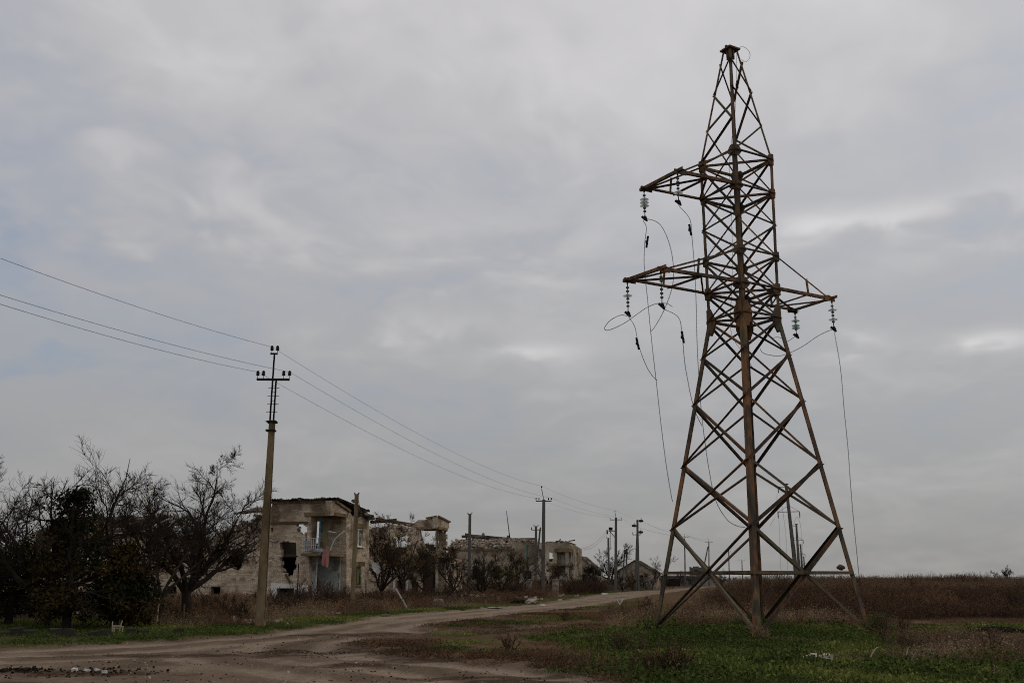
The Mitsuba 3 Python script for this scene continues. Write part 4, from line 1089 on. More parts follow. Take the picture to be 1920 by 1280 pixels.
h.slab(sbox(0, -.4, 7.5, 2.2).difference(sbox(3, -.4, 6.2, 1.6)), 'A', 0, .3, 'far_concrete'); h.slab(sbox(.31, -.4, 5, 2.2), 'B', 0, .3, 'far_concrete'); h.slab(sbox(.31, -.4, 7, 2), 'A', 5, .3, 'inside')
h.bx((-.3, 7.8), (-.3, 5.4), (2.22, 2.45), 'grey_scrap', 'roof')
h = House('boundary_wall', 'pale far boundary wall of concrete panels beside the end of the road', 1395, 255, 'wall')
for i in range(6): h.slab(sbox(i * 2.0, -.5, i * 2 + 1.94, 1.3 + .2 * (i % 3 == 1)), 'A', 0, .15, 'grey_scrap', 'panel')
h = House('brick_house', 'brick house far left, mostly hidden behind the bare trees', 246, 78)
wl = sbox(0, -.4, 9, 5.0)
for a in (1.2, 4.0, 6.6): wl = wl.difference(sbox(a, 2.6, a + 1.2, 3.9))
h.slab(wl, 'A', 0, .38, 'brick'); h.slab(sbox(.39, -.4, 8, 5), 'B', 0, .38, 'brick'); h.slab(sbox(.39, -.4, 9, 5), 'A', 8, .3, 'inside')
h.sheets(-.3, 9.3, -.3, 4.2, 5.05, 6.6, rg, 8)
for a in (1.2, 4.0, 6.6):
    w = key('window', h.k); put('frame', cat([box(h.P(a + x, .1, 3.25), (.07, .06, 1.3), np.array([LF, ST, V(0, 0, 1)])) for x in (.035, .6, 1.165)]), 'blue_paint', w)

# ---------------------------------------------------------------- plants
def norm(a): return a / (np.linalg.norm(a, axis=-1, keepdims=True) + 1e-9)


def grow(rg, P, D, L, nseg, wander, up, out=0.0):
    """N branches at once: start points, directions, lengths -> points (N, nseg+1, 3)."""
    pts = [P]; d = D.copy(); step = (L / nseg)[:, None]
    for i in range(nseg):
        d = norm(d + rg.normal(size=d.shape) * wander + V(0, 0, 1) * up)
        pts.append(pts[-1] + d * step)
    return np.stack(pts, 1)


def tubes(pts, r0, r1, sides):
    """Tapered tubes along N polylines as one mesh."""
    N, n, _ = pts.shape
    t = np.linspace(0, 1, n)
    r = r0[:, None] * (1 - t) + r1[:, None] * t
    d = norm(np.gradient(pts, axis=1))
    ref = np.where(np.abs(d[..., 2:]) > .9, V(1, 0, 0), V(0, 0, 1))
    a = norm(np.cross(ref, d)); b = np.cross(d, a)
    th = np.arange(sides) * 2 * np.pi / sides
    v = pts[:, :, None] + r[:, :, None, None] * (np.cos(th)[:, None] * a[:, :, None] + np.sin(th)[:, None] * b[:, :, None])
    g = np.arange(N * n * sides).reshape(N, n, sides)
    g1 = np.roll(g, -1, 2)
    q = np.stack([g[:, :-1], g1[:, :-1], g1[:, 1:], g[:, 1:]], -1).reshape(-1, 4)
    return v.reshape(-1, 3), np.vstack([q[:, [0, 1, 2]], q[:, [0, 2, 3]]])


def kids(rg, pts, m, t0, t1, ang, ratio, L, r0, r1, upb=0.0):
    """m children on each polyline: (starts, directions, lengths, radii)."""
    N, n, _ = pts.shape
    t = rg.uniform(t0, t1, (N, m))
    x = t * (n - 1); i = np.minimum(x.astype(int), n - 2); f = (x - i)[..., None]
    k = np.arange(N)[:, None]
    p = pts[k, i] * (1 - f) + pts[k, i + 1] * f
    d = norm(pts[k, i + 1] - pts[k, i])
    s = norm(np.cross(d, rg.normal(size=d.shape)))
    a = (ang * rg.uniform(.65, 1.3, (N, m)))[..., None]
    dd = norm(d * np.cos(a) + s * np.sin(a) + V(0, 0, 1) * upb)
    ll = L[:, None] * ratio * rg.uniform(.55, 1.25, (N, m)) * (1.15 - .6 * t)
    rr_ = (r0[:, None] * (1 - t) + r1[:, None] * t) * rg.uniform(.5, .75, (N, m))
    return p.reshape(-1, 3), dd.reshape(-1, 3), ll.ravel(), rr_.ravel()


def leafs(rg, p, size, n_per=1, spread=.1):
    """Small four-sided leaves about the points."""
    p = np.repeat(p, n_per, 0) + rg.normal(size=(len(p) * n_per, 3)) * spread
    a = norm(rg.normal(size=p.shape)); b = norm(np.cross(a, rg.normal(size=p.shape)))
    s = size * rg.uniform(.6, 1.3, (len(p), 1))
    v = np.stack([p - a * s, p + b * s * .55, p + a * s, p - b * s * .55], 1).reshape(-1, 3)
    g = np.arange(len(v)).reshape(-1, 4)
    return v, np.vstack([g[:, [0, 1, 2]], g[:, [0, 2, 3]]])


def bare_tree(label, base, H, seed, mains=5, trunk=.28, r=.15, lean=(0, 0), spread=.75, sub=(8, 8, 7), leaf=None, leaf_n=0, name='bare_tree', cat_='tree', twig='twig', up=.05, tw=.006, wood='bark', clear=.15):
    rg = np.random.default_rng(seed)
    k = thing(name, label, cat_)
    P = np.array([base - V(0, 0, .15)]); D = unit(V(lean[0], lean[1], 1))[None]
    L = np.array([H * trunk]); r0, r1 = np.array([r * 1.15]), np.array([r * .8])
    t = grow(rg, P, D, L, 5, .1, .02)
    put('trunk', tubes(t, r0, r1, 9), wood, k, True)
    az = rg.uniform(0, 6.28) + np.arange(mains) * 2 * np.pi / mains + rg.normal(size=mains) * .3
    inc = spread * rg.uniform(.55, 1.15, mains)
    D = np.stack([np.cos(az) * np.sin(inc), np.sin(az) * np.sin(inc), np.cos(inc)], 1)
    P = t[0, -1] + (t[0, -2] - t[0, -1]) * rg.uniform(0, .6, (mains, 1))
    L = H * (1 - trunk) * rg.uniform(.7, 1.0, mains); R0 = np.full(mains, r * .6); R1 = np.full(mains, max(r * .045, tw))
    m0 = grow(rg, P, D, L, 8, .17, up)
    meshes, twigs = [tubes(m0, R0, R1, 7)], []
    p, d, l, rr_ = kids(rg, m0, sub[0], clear, 1, .8, .48, L, R0, R1, .12)
    m1 = grow(rg, p, d, l, 6, .2, up * 1.2); meshes.append(tubes(m1, rr_, rr_ * .25, 5))
    p, d, l2, r2 = kids(rg, m1, sub[1], .1, 1, .8, .5, l, rr_, rr_ * .25, .12)
    r2 = np.maximum(r2, tw); m2 = grow(rg, p, d, l2, 4, .22, up * 1.5); meshes.append(tubes(m2, r2, np.maximum(r2 * .4, tw * .8), 4))
    p, d, l3, r3 = kids(rg, m2, sub[2], .1, 1, .7, .62, np.maximum(l2, .28), r2, r2 * .4, .18)
    r3 = np.full(len(p), tw); m3 = grow(rg, p, d, l3, 2, .22, .1); twigs.append(tubes(m3, r3, r3 * .55, 3))
    cr = put('crown', cat(meshes), wood, k, True)
    put('twigs', cat(twigs), twig, k, True)
    if leaf:
        ends = m3[:, -1]; n = nz(ends[:, 0] * 1.0 + ends[:, 2] * .7, ends[:, 1] + ends[:, 2], .9, seed, 2)
        ends = ends[np.argsort(-n - rg.uniform(0, .3, len(n)))[:leaf_n]]
        put('leaves', leafs(rg, ends, .045 * max(1, H / 5), 2, .08), leaf, k)
    return k


def shrub(label, base, H, W, seed, stems=14, mat_='red_twig', leaf=None, leaf_n=0, name='bush', cat_='bush', sub=(6, 5), tw=.006, lsize=.04, group=None, up=.06):
    rg = np.random.default_rng(seed)
    k = thing(name, label, cat_, group)
    P = base + np.stack([rg.normal(size=stems) * W * .14, rg.normal(size=stems) * W * .14, np.full(stems, -.08)], 1)
    az = rg.uniform(0, 6.28, stems); inc = np.abs(rg.normal(size=stems)) * .38 * W / H + .12
    D = np.stack([np.cos(az) * np.sin(inc), np.sin(az) * np.sin(inc), np.cos(inc)], 1)
    L = H * rg.uniform(.6, 1.1, stems)
    R0 = np.full(stems, max(.014, tw * 1.6)); R1 = R0 * .3
    m0 = grow(rg, P, D, L, 5, .14, up)
    p, d, l, r1 = kids(rg, m0, sub[0], .15, 1, .65, .5, L, R0, R1, .15); r1 = np.maximum(r1, tw)
    m1 = grow(rg, p, d, l, 3, .2, up)
    p, d, l2, _ = kids(rg, m1, sub[1], .1, 1, .7, .55, l, r1, r1 * .5, .15)
    m2 = grow(rg, p, d, l2, 2, .2, up); r2 = np.full(len(p), tw)
    put('stems', cat([tubes(m0, R0, R1, 4), tubes(m1, r1, r1 * .6, 3), tubes(m2, r2, r2 * .6, 3)]), mat_, k, True)
    if leaf:
        e = m2[:, -1]; e = e[rg.permutation(len(e))[:leaf_n]]
        put('leaves', leafs(rg, e, lsize, 2, lsize * 1.6), leaf, k)
    return k


def evergreen(label, base, H, W, seed, dens=1.0, name='evergreen_tree', cat_='tree', lean=0, m1='dark_needle', m2='rusty_needle', n=130):
    """Ragged conifer: sweeping boughs with hanging sprays."""
    rg = np.random.default_rng(seed); k = thing(name, label, cat_)
    t = grow(rg, np.array([base - V(0, 0, .1)]), unit(V(lean, 0, 1))[None], np.array([H * .96]), 7, .06, .05)
    put('trunk', tubes(t, np.array([.15]), np.array([.03]), 7), 'bark', k, True)
    h = .16 + .8 * rg.uniform(0, 1, n) ** 1.35
    x = h * 7 * .96; i = np.minimum(x.astype(int), 6); f = (x - i)[:, None]
    P = t[0, i] * (1 - f) + t[0, i + 1] * f
    az = rg.uniform(0, 6.28, n); D = norm(np.stack([np.cos(az), np.sin(az), rg.normal(size=n) * .22 + .15 + .9 * h ** 2], 1))
    prof = np.clip(1.05 - h, .1, 1) ** .7 * np.clip(.35 + h * 2.2, 0, 1)
    L = W / 2 * np.maximum(prof, .22) * rg.uniform(.45, 1.35, n)
    m0 = grow(rg, P, D, L, 6, .12, -.02)
    p, d, l, r = kids(rg, m0, 7, .2, 1, .7, .42, L, np.full(n, .025), np.full(n, .008), .0)
    m1_ = grow(rg, p, d, l, 3, .15, -.04)
    put('boughs', cat([tubes(m0, np.full(n, .028), np.full(n, .008), 4), tubes(m1_, np.full(len(p), .009), np.full(len(p), .005), 3)]), 'bark', k, True)
    pts = m1_[:, 1:].reshape(-1, 3)
    w = nz(pts[:, 0] * 1.3, pts[:, 1] + pts[:, 2] * 1.3, .9, seed + 4, 3)
    top_ = (pts[:, 2] - base[2]) / H
    pts = pts[(w > .45 + .1 * np.clip((top_ - .6) / .4, 0, 1)) & (rg.uniform(size=len(pts)) > .55 * np.clip((top_ - .55) / .4, 0, 1))]
    spr = leafs(rg, pts, .07, int(6 * dens), .1)
    rust = nz(spr[0][spr[1][:, 0], 0] * 1.1, spr[0][spr[1][:, 0], 2] * 1.1, .7, seed + 9, 2) > .54
    put('foliage', (spr[0], spr[1][~rust]), m1, k)
    if rust.any(): put('foliage', (spr[0], spr[1][rust]), m2, k, label='browned foliage')
    return k


# --- trees on the left
bare_tree('big bare tree at the far left, rising behind the dark evergreen', on(84, 33.5), 6.4, 432, mains=6, trunk=.14, r=.17, spread=.9, clear=.2, sub=(11, 11, 10), up=.04)
bare_tree('bare tree at the left picture edge, half out of the frame', on(-30, 35), 5.2, 102, mains=7, trunk=.18, r=.13, spread=.9, sub=(10, 9, 8))
evergreen('dark ragged evergreen tree behind the low wall on the left', on(122, 32.2), 4.7, 3.7, 103, .9, n=120)
evergreen('lower browned evergreen spreading right of the ragged evergreen', on(212, 33.2), 2.9, 3.4, 104, 1.0, n=90, m1='rusty_needle', m2='dark_needle')
evergreen('broad low evergreen at the far left edge under the bare tree', on(14, 34.5), 2.9, 3.8, 105, .9, n=90)
bare_tree('slender forked bare tree left of the thick-trunked tree', on(300, 36), 5.5, 425, mains=5, trunk=.2, r=.11, lean=(-.12, 0), spread=.8, clear=.22, sub=(11, 10, 10), leaf='yellow_leaf', leaf_n=120, up=.03)
bare_tree('thick-trunked spreading bare fruit tree with a few yellow leaves, before the brick house', on(354, 38.5), 6.45, 408, mains=6, trunk=.2, r=.2, spread=.88, clear=.22, sub=(11, 11, 10), leaf='yellow_leaf', leaf_n=110, up=.03)
bare_tree('bare tree with orange leaves behind the forked tree', on(236, 46), 7.0, 111, mains=5, clear=.3, trunk=.2, r=.15, spread=1.0, sub=(9, 8, 8), leaf='orange_leaf', leaf_n=220)
# --- between and before the houses
bare_tree('dark bare tree hugging the right wall of the nearest brick house', on(716, 72), 6.0, 121, mains=7, trunk=.14, r=.13, spread=.6, sub=(9, 8, 8), leaf='orange_leaf', leaf_n=500, tw=.009, twig='red_twig')
bare_tree('tree with yellow-brown leaves before the second house', on(757, 76), 5.8, 122, mains=6, trunk=.24, r=.15, spread=.85, sub=(8, 8, 7), leaf='yellow_leaf', leaf_n=1300, tw=.009)
bare_tree('olive-leaved small tree by the teal balcony column', on(797, 79), 4.4, 123, mains=6, trunk=.2, r=.12, spread=.75, sub=(7, 7, 7), leaf='olive_leaf', leaf_n=1300, tw=.009)
bare_tree('small dark bare tree right of the teal balcony column', on(852, 80), 4.2, 124, mains=6, trunk=.18, r=.11, spread=.65, sub=(7, 7, 7), tw=.01, leaf='orange_leaf', leaf_n=300)
bare_tree('low bare many-stemmed tree before the long ruined house', on(905, 84), 4.4, 125, mains=8, trunk=.1, r=.12, spread=.8, sub=(7, 7, 7), tw=.01)
bare_tree('olive and brown leaved tree before the long ruined house', on(938, 86), 4.3, 126, mains=7, trunk=.2, r=.12, spread=.75, sub=(7, 7, 7), leaf='olive_leaf', leaf_n=1200, tw=.01)
bare_tree('thin bare tree standing left of the leftmost gate pillar', on(974, 98), 4.6, 127, mains=6, trunk=.15, r=.1, spread=.5, sub=(6, 7, 6), tw=.011, leaf='orange_leaf', leaf_n=300)
bare_tree('dark shrubby tree behind the right gate pillar', on(1030, 112), 4.4, 128, mains=7, trunk=.12, r=.1, spread=.7, sub=(6, 7, 6), tw=.012, leaf='orange_leaf', leaf_n=300)
evergreen('dark green low evergreen bush right of the fourth house', on(1105, 126), 3.2, 5.2, 129, .8, 'evergreen_bush', 'bush', m1='dark_needle', m2='dark_needle', n=90)
bare_tree('rounded bare tree behind the pole at the road bend', on(1146, 152), 7.0, 130, mains=7, trunk=.22, r=.17, spread=.9, sub=(8, 8, 6), tw=.014, twig='far_twig')
bare_tree('orange-brown shrubby tree at the foot of the road bend pole', on(1168, 138), 3.4, 131, mains=7, trunk=.1, r=.08, spread=.9, sub=(6, 6, 6), tw=.013, leaf='orange_leaf', leaf_n=700)
bare_tree('thin bare sapling just left of the pylon leg, right of the gabled house', on(1222, 160), 6.2, 132, mains=4, trunk=.3, r=.09, spread=.6, sub=(5, 5, 4), tw=.013, twig='far_twig', lean=(.2, 0))
for i, (px, Y, H, lb) in enumerate(((1246, 175, 3.2, 'grey bare bush behind the left pylon leg'), (1272, 215, 4.0, 'far bare bush left of the far pole'), (1300, 225, 3.6, 'far grey bare bush before the flat-roofed block'), (1352, 250, 4.4, 'round far bare tree right of the flat-roofed block'), (1372, 260, 3.2, 'far low bare bush by the boundary wall'), (1212, 155, 3.4, 'dense grey bare bush in front of the gabled house'), (1186, 156, 2.6, 'grey bare bush left of the double-legged pole'))):
    bare_tree(lb, on(px, Y), H, 140 + i, mains=8, trunk=.08, r=.07, spread=1.0, sub=(6, 6, 5), tw=.016, twig='far_twig', name='bare_bush', cat_='bush')
bare_tree('lone small bare tree on the skyline at the right edge', on(1886, 190), 4.4, 150, mains=6, trunk=.25, r=.1, spread=1.0, sub=(6, 6, 5), tw=.022, twig='far_twig')

# --- shrubs along the left verge
rgs = np.random.default_rng(5)
VERGE = [(455, 39, .9, 1.3), (425, 40, 1.0, 1.4), (520, 44, 1.1, 1.6), (545, 47, 1.4, 1.8), (575, 50, 1.5, 1.8), (600, 51, 1.5, 1.7), (630, 53, 1.2, 1.8), (650, 57, 1.1, 1.6), (690, 58, .9, 1.9), (725, 60, 1.1, 2.0), (760, 63, 1.2, 2.2), (790, 64, 1.4, 2.2), (818, 66, 1.7, 2.4), (845, 67, 1.8, 2.4), (380, 42, 1.2, 1.6),
         (868, 70, 1.3, 2.0), (400, 48, 1.0, 2.0), (480, 52, 1.0, 2.2), (515, 57, 1.1, 2.2), (340, 47, 1.0, 2), (290, 45, .9, 2.0), (560, 58, 1.2, 2.2), (610, 60, 1.0, 2.2)]
VERGE_LABELS = ['leafless reddish shrub touching the left of the nearest utility pole foot', 'leafless shrub a few steps left of the nearest utility pole foot', 'leafless shrub just right of the nearest utility pole foot', 'leafless shrub in front of the dark basement opening', 'leafless shrub before the left end of the plastered recess', 'leafless shrub before the plastered recess under the balcony', 'leafless shrub left of the short brown pole foot', 'leafless shrub right behind the short brown pole foot', 'low wide leafless shrub below the satellite dish', 'wide leafless shrub at the upper end of the fallen pole', 'wide leafless shrub right of the fallen pole', 'leafless shrub in front of the olive-leaved small tree', 'tall reddish shrub behind the rounded white bag', 'tallest reddish shrub, right of the rounded white bag', 'leafless shrub close right of the thick tree trunk', 'leafless shrub left of the whitish rubble heap', 'wide leafless shrub between the thick tree trunk and the nearest pole', 'wide leafless shrub behind the nearest utility pole', 'tall leafless shrub against the brick wall left of the white basement surround', 'low wide shrub right behind the thick tree trunk', 'low wide shrub behind the forked tree trunk', 'tall leafless shrub before the right end of the white basement surround', 'tall leafless shrub at the foot of the blue-green plastered wall']
for i, (px, Y, H, W) in enumerate(VERGE):
    shrub(VERGE_LABELS[i], on(px, Y), H, W, 200 + i, stems=16, mat_='red_twig' if i % 3 else 'twig', sub=(6, 5), tw=.007, group='leafless shrubs along the left verge')
for i, (px, Y, H, W) in enumerate(((1062, 108, 1.9, 3.4), (1085, 112, 2.0, 3.6), (1106, 116, 1.9, 3.4), (1125, 121, 1.6, 3.0), (1012, 104, 1.6, 2.6), (965, 92, 1.5, 2.4))):
    shrub(['low reddish bush just right of the right gate pillar', 'low reddish bush under the right corner of the fourth house', 'low reddish bush below the dark evergreen bush', 'rightmost low reddish bush, behind the white scrap pair', 'low reddish bush between the two gate pillars', 'low reddish bush left of the left gate pillar'][i], on(px, Y), H, W, 240 + i, stems=26, mat_='red_twig', sub=(7, 6), tw=.011, group='reddish bushes beyond the gate pillars')

# --- single plants in the foreground
shrub('dry brown bush in the foreground grass, between road and pylon', on(1264, 17.9), .62, .72, 301, stems=26, mat_='red_twig', leaf='brown_weed', leaf_n=500, sub=(7, 5), tw=.0022, lsize=.014, name='dry_bush')
shrub('small dry plant with dark leaves in the foreground, left of the dry bush', on(1218, 18.6), .42, .3, 302, stems=6, mat_='red_twig', leaf='dark_weed', leaf_n=110, sub=(5, 4), tw=.002, lsize=.02, name='dry_plant', cat_='plant')
shrub('spiky dead weed standing on the patch between the two tracks', on(957, 24.6), .52, .42, 303, stems=10, mat_='dark_weed', leaf='dark_weed', leaf_n=150, sub=(6, 4), tw=.003, lsize=.02, name='dead_weed', cat_='plant')
shrub('small dead weed on the far grassy patch by the road edge', on(1062, 40), .5, .5, 304, stems=7, mat_='dark_weed', leaf='dark_weed', leaf_n=80, sub=(5, 4), tw=.004, lsize=.025, name='dead_weed', cat_='plant')
shrub('low dark dead bush by the roadside, left of the pylon leg', on(1211, 52), .75, 1.5, 305, stems=22, mat_='dark_weed', sub=(6, 6), tw=.006, name='dead_bush')
shrub('leafy green bush on the grass left of the pylon foot', on(1172, 23.8), .62, 1.2, 306, stems=26, mat_='grey_weed', leaf='grass', leaf_n=650, sub=(6, 5), tw=.003, lsize=.022, name='green_bush')
shrub('tangled green creeper climbing the right pylon foot', V(leg_at(2, 0)[0] + .05, leg_at(2, 0)[1] - .15, .2), .55, .7, 307, stems=20, mat_='grey_weed', leaf='grass_dark', leaf_n=600, sub=(6, 5), tw=.003, lsize=.024, name='creeper', cat_='plant')
shrub('dark weed tuft at the left pylon foot', V(leg_at(0, 0)[0], leg_at(0, 0)[1] - .2, .2), .35, .5, 308, stems=16, mat_='grey_weed', leaf='grass_dark', leaf_n=300, sub=(5, 4), tw=.003, lsize=.02, name='weed_tuft', cat_='plant')
shrub('pale dry weed tuft around the near pylon foot', V(leg_at(1, 0)[0] + .1, leg_at(1, 0)[1] - .1, .2), .4, .6, 309, stems=20, mat_='straw', leaf='grey_weed', leaf_n=200, sub=(5, 4), tw=.0025, lsize=.016, name='weed_tuft', cat_='plant')
for i, (px, Y, H) in enumerate(((1655, 24.5, .75), (1700, 22.5, .7), (1690, 26, .9), (1232, 34, .8), (1212, 36, .7), (1290, 33, .7), (1320, 38, .9), (1170, 44, .8), (1505, 33, .8), (1560, 36, .8), (1370, 36, .9), (1640, 30, .9), (1145, 50, .6), (1860, 21, .7))):
    shrub(['dead weed stalk just right of the right pylon foot', 'rightmost of the dead stalks beside the pale dead stems', 'tall dead stalk behind the pale dead stems', 'dead stalk in the tan grass just inside the left pylon foot', 'dead stalk in the tan grass left of the left pylon foot', 'dead stalk in the tan grass between left and near pylon feet', 'taller dead stalk halfway between left and near pylon feet', 'dead stalk by the track at the left of the pylon', 'dead stalk right of the near pylon foot', 'dead stalk halfway between near and right pylon feet', 'dead stalk close left of the near pylon foot', 'dead stalk close behind the right pylon leg', 'dead stalk on the far grassy patch beside the white stake', 'dead stalk in the tan weeds near the right edge'][i], on(px, Y), H, H * .5, 320 + i, stems=4, mat_='dark_weed', leaf='dark_weed', leaf_n=40, sub=(5, 4), tw=.0035, lsize=.02, name='dead_weed', cat_='plant', group='tall dead weed stalks around the pylon')


# --- grass and weeds: patches of blades set out as copies
def ribbons(rg, P, D, L, w, nseg, wander, droop):
    pts = grow(rg, P, D, L, nseg, wander, droop)
    N, n, _ = pts.shape
    s = norm(np.cross(D, rg.normal(size=D.shape)))[:, None] * (w[:, None, None] * np.linspace(1, .15, n)[None, :, None])
    v = np.stack([pts - s, pts + s], 2).reshape(-1, 3)
    g = np.arange(N * n * 2).reshape(N, n, 2)
    q = np.stack([g[:, :-1, 0], g[:, :-1, 1], g[:, 1:, 1], g[:, 1:, 0]], -1).reshape(-1, 4)
    return (v, np.vstack([q[:, [0, 1, 2]], q[:, [0, 2, 3]]])), pts


def patch(kind, seed):
    rg = np.random.default_rng(seed)
    if kind == 'scrub':
        n = 14; P = np.c_[rg.normal(size=(n, 2)) * .18, np.full(n, -.05)]
        D = norm(np.c_[rg.normal(size=(n, 2)) * .35, np.ones(n)]); L = rg.uniform(.7, 1.25, n)
        m0 = grow(rg, P, D, L, 3, .15, .04); p, d, l, _ = kids(rg, m0, 7, .2, 1, .7, .5, L, np.ones(n), np.ones(n), .15)
        m1 = grow(rg, p, d, l, 2, .2, .05); q, d2, l2, _ = kids(rg, m1, 3, .2, 1, .7, .6, l, np.ones(len(p)), np.ones(len(p)), .15)
        m2 = grow(rg, q, d2, l2, 2, .2, .05)
        return cat([tubes(m0, np.full(n, .016), np.full(n, .009), 3), tubes(m1, np.full(len(p), .011), np.full(len(p), .007), 3), tubes(m2, np.full(len(q), .009), np.full(len(q), .006), 3), leafs(rg, m2[:, -1], .03, 1, .03)])
    if kind == 'grass':
        n = 420; c = rg.uniform(-.6, .6, (70, 2)); b = c[rg.integers(0, 70, n)] + rg.normal(size=(n, 2)) * .06
        D = norm(np.stack([rg.normal(size=n) * .5, rg.normal(size=n) * .5, np.ones(n)], 1))
        m, _ = ribbons(rg, np.c_[b, np.full(n, -.02)], D, rg.uniform(.04, .14, n), rg.uniform(.004, .009, n), 2, .2, -.25)
        lf = leafs(rg, np.c_[rg.uniform(-.6, .6, (90, 2)), rg.uniform(.02, .06, 90)], .03, 1, .01)
        return cat([m, lf])
    if kind == 'straw':
        n = 170; c = rg.uniform(-.6, .6, (30, 2)); b = c[rg.integers(0, 30, n)] + rg.normal(size=(n, 2)) * .07
        D = norm(np.stack([rg.normal(size=n) * .25, rg.normal(size=n) * .25, np.ones(n)], 1))
        m, p = ribbons(rg, np.c_[b, np.full(n, -.02)], D, rg.uniform(.2, .6, n) * rg.uniform(.6, 1, n), rg.uniform(.003, .006, n), 3, .14, -.06)
        return cat([m, leafs(rg, p[:, -1], .02, 1, .02)])
    if kind == 'short_dead':
        n = 260; b = rg.uniform(-.6, .6, (n, 2))
        D = norm(np.stack([rg.normal(size=n) * .9, rg.normal(size=n) * .9, np.ones(n)], 1))
        m, p = ribbons(rg, np.c_[b, np.full(n, -.01)], D, rg.uniform(.04, .16, n), rg.uniform(.004, .008, n), 2, .3, -.2)
        return cat([m, leafs(rg, np.c_[rg.uniform(-.6, .6, (70, 2)), rg.uniform(.01, .05, 70)], .025, 1, .01)])
    if kind == 'leafy':
        c = rg.uniform(-.5, .5, (9, 2)); p = np.c_[c[rg.integers(0, 9, 260)] + rg.normal(size=(260, 2)) * .09, np.abs(rg.normal(size=260)) * .09]
        return leafs(rg, p, .032, 1, .01)
    n = 80; b = rg.uniform(-1.3, 1.3, (n, 2))                       # weed: tall branching stalks
    D = norm(np.stack([rg.normal(size=n) * .18, rg.normal(size=n) * .18, np.ones(n)], 1))
    L = rg.uniform(.55, 1.15, n)
    m, p = ribbons(rg, np.c_[b, np.full(n, -.05)], D, L, np.full(n, .008), 3, .1, .02)
    q, d, l, _ = kids(rg, p, 7, .35, 1, .6, .3, L, np.ones(n), np.ones(n), .3)
    m2, p2 = ribbons(rg, q, d, l, np.full(len(q), .006), 2, .2, .05)
    return cat([m, m2, leafs(rg, p2[:, -1], .034, 1, .03)])


GROUPS = {}
def spread(kind, colours, pts, label, cat_, scale=(.8, 1.25), name=None, zs=(.8, 1.2), patchy=.35, tone=None):
    name = name or kind
    rg = np.random.default_rng(len(pts) + 7)
    keys = []
    for i, c in enumerate(colours):
        for j in range(2):
            g = f'{name}_patch_{i}_{j}'
            scene[g] = {'type': 'shapegroup', 'patch': mikit.ply(patch(kind, 900 + i * 10 + j + len(kind)), 'm_' + c)}
            keys.append(g)
    for n, (x, y, s) in enumerate(pts):
        if tone is None: v = float(nz(x, y, patchy, 77, 3))
        else: v = tone(x, y)
        ci = int(np.clip((v - .5) * 2.4 + .5 + rg.normal() * .16, 0, .999) * len(colours))
        g = keys[ci * 2 + rg.integers(2)]
        sc_ = rg.uniform(*scale)
        scene[f'{name}__{n + 1:03d}'] = {'type': 'instance', 'group': {'type': 'ref', 'id': g}, 'to_world': T().translate([float(x), float(y), zat(x, y)]).rotate([0, 0, 1], float(rg.uniform(0, 360))).scale([sc_, sc_, sc_ * s * float(rg.uniform(*zs))])}
    labels[name] = {'label': label, 'category': cat_, 'kind': 'stuff'}


def scatter(seed, n, x0, x1, y0, y1, dens, power=1.0):
    """Random ground points kept with the chance dens(x, y); power > 1 crowds them towards the camera."""
    rg = np.random.default_rng(seed)
    y = y0 + (y1 - y0) * rg.uniform(0, 1, n) ** power
    lo = x0(y) if callable(x0) else np.full(n, x0); hi = x1(y) if callable(x1) else np.full(n, x1)
    x = rg.uniform(lo, hi)
    k = rg.uniform(0, 1, n) < dens(x, y)
    return x[k], y[k], sdist(ROAD, x[k], y[k])


inview = lambda y: .56 * y + 2
x, y, s = scatter(1, 5200, lambda y: -inview(y), inview, 15, 62, lambda x, y: np.clip(greenness(x, y) * 1.1 - .1, 0, 1) * (.35 + .65 * sstep(.36, .5, nz(x, y, .7, 60, 4))), 1.35)
k = s < .1
spread('grass', ['grass_dark', 'grass_dark', 'grass', 'grass_light'], list(zip(x[k], y[k], .55 + 1.3 * nz(x[k], y[k], .55, 72, 3) ** 1.5)), 'short green grass and low weeds along the verges and around the pylon', 'grass')
def d_leafy(x, y): return np.clip(greenness(x, y), 0, 1) * sstep(.5, .62, nz(x, y, .6, 57, 3)) * (x > 0)
x, y, s = scatter(6, 800, lambda y: -inview(y) * .2, inview, 15, 34, d_leafy, 1.2)
k = s < -.3
spread('leafy', ['grass_dark', 'grass', 'grass_dark'], list(zip(x[k], y[k], .6 + 1.2 * nz(x[k], y[k], .9, 58, 2))), 'broad-leaved green weeds in clumps around the pylon', 'weeds', name='leafy_weeds')
def d_tuft(x, y): return np.clip(greenness(x, y), 0, 1) * sstep(.5, .64, nz(x, y, .9, 59, 3)) * (x > 0)
x, y, s = scatter(7, 1500, lambda y: -inview(y) * .2, inview, 15, 33, d_tuft, 1.2)
k = s < -.3
spread('straw', ['straw', 'grey_weed'], list(zip(x[k], y[k], np.full(k.sum(), .42))), 'dry stalks standing among the green grass', 'dry grass', name='dry_tufts', scale=(.3, .6))
def d_straw(x, y):
    n = nz(x, y, .3, 17, 3)
    band = sstep(29.5, 33, y + (n - .5) * 5) * sstep(62, 48, y) * sstep(2, 5, x - .1 * (y - 30)) * sstep(13, 9.5, x - .14 * (y - 30)) 
    rightp = sstep(7.4, 9.2, x - .24 * (y - 20) + (n - .5) * 2.5) * sstep(19, 21, y) * sstep(28.5, 25.5, y + (n - .5) * 3)
    lv = sstep(-1.3, -2.6, sdist(ROAD, x, y)) * sstep(-7, -4, sdist(ROAD, x, y)) * (x < .215 * y - 14) * sstep(33, 38, y) * .6
    return np.clip(.9 * band + rightp + lv, 0, 1)
x, y, s = scatter(2, 5200, lambda y: -inview(y), inview, 18, 64, d_straw, 1.2)
k = s < -.4
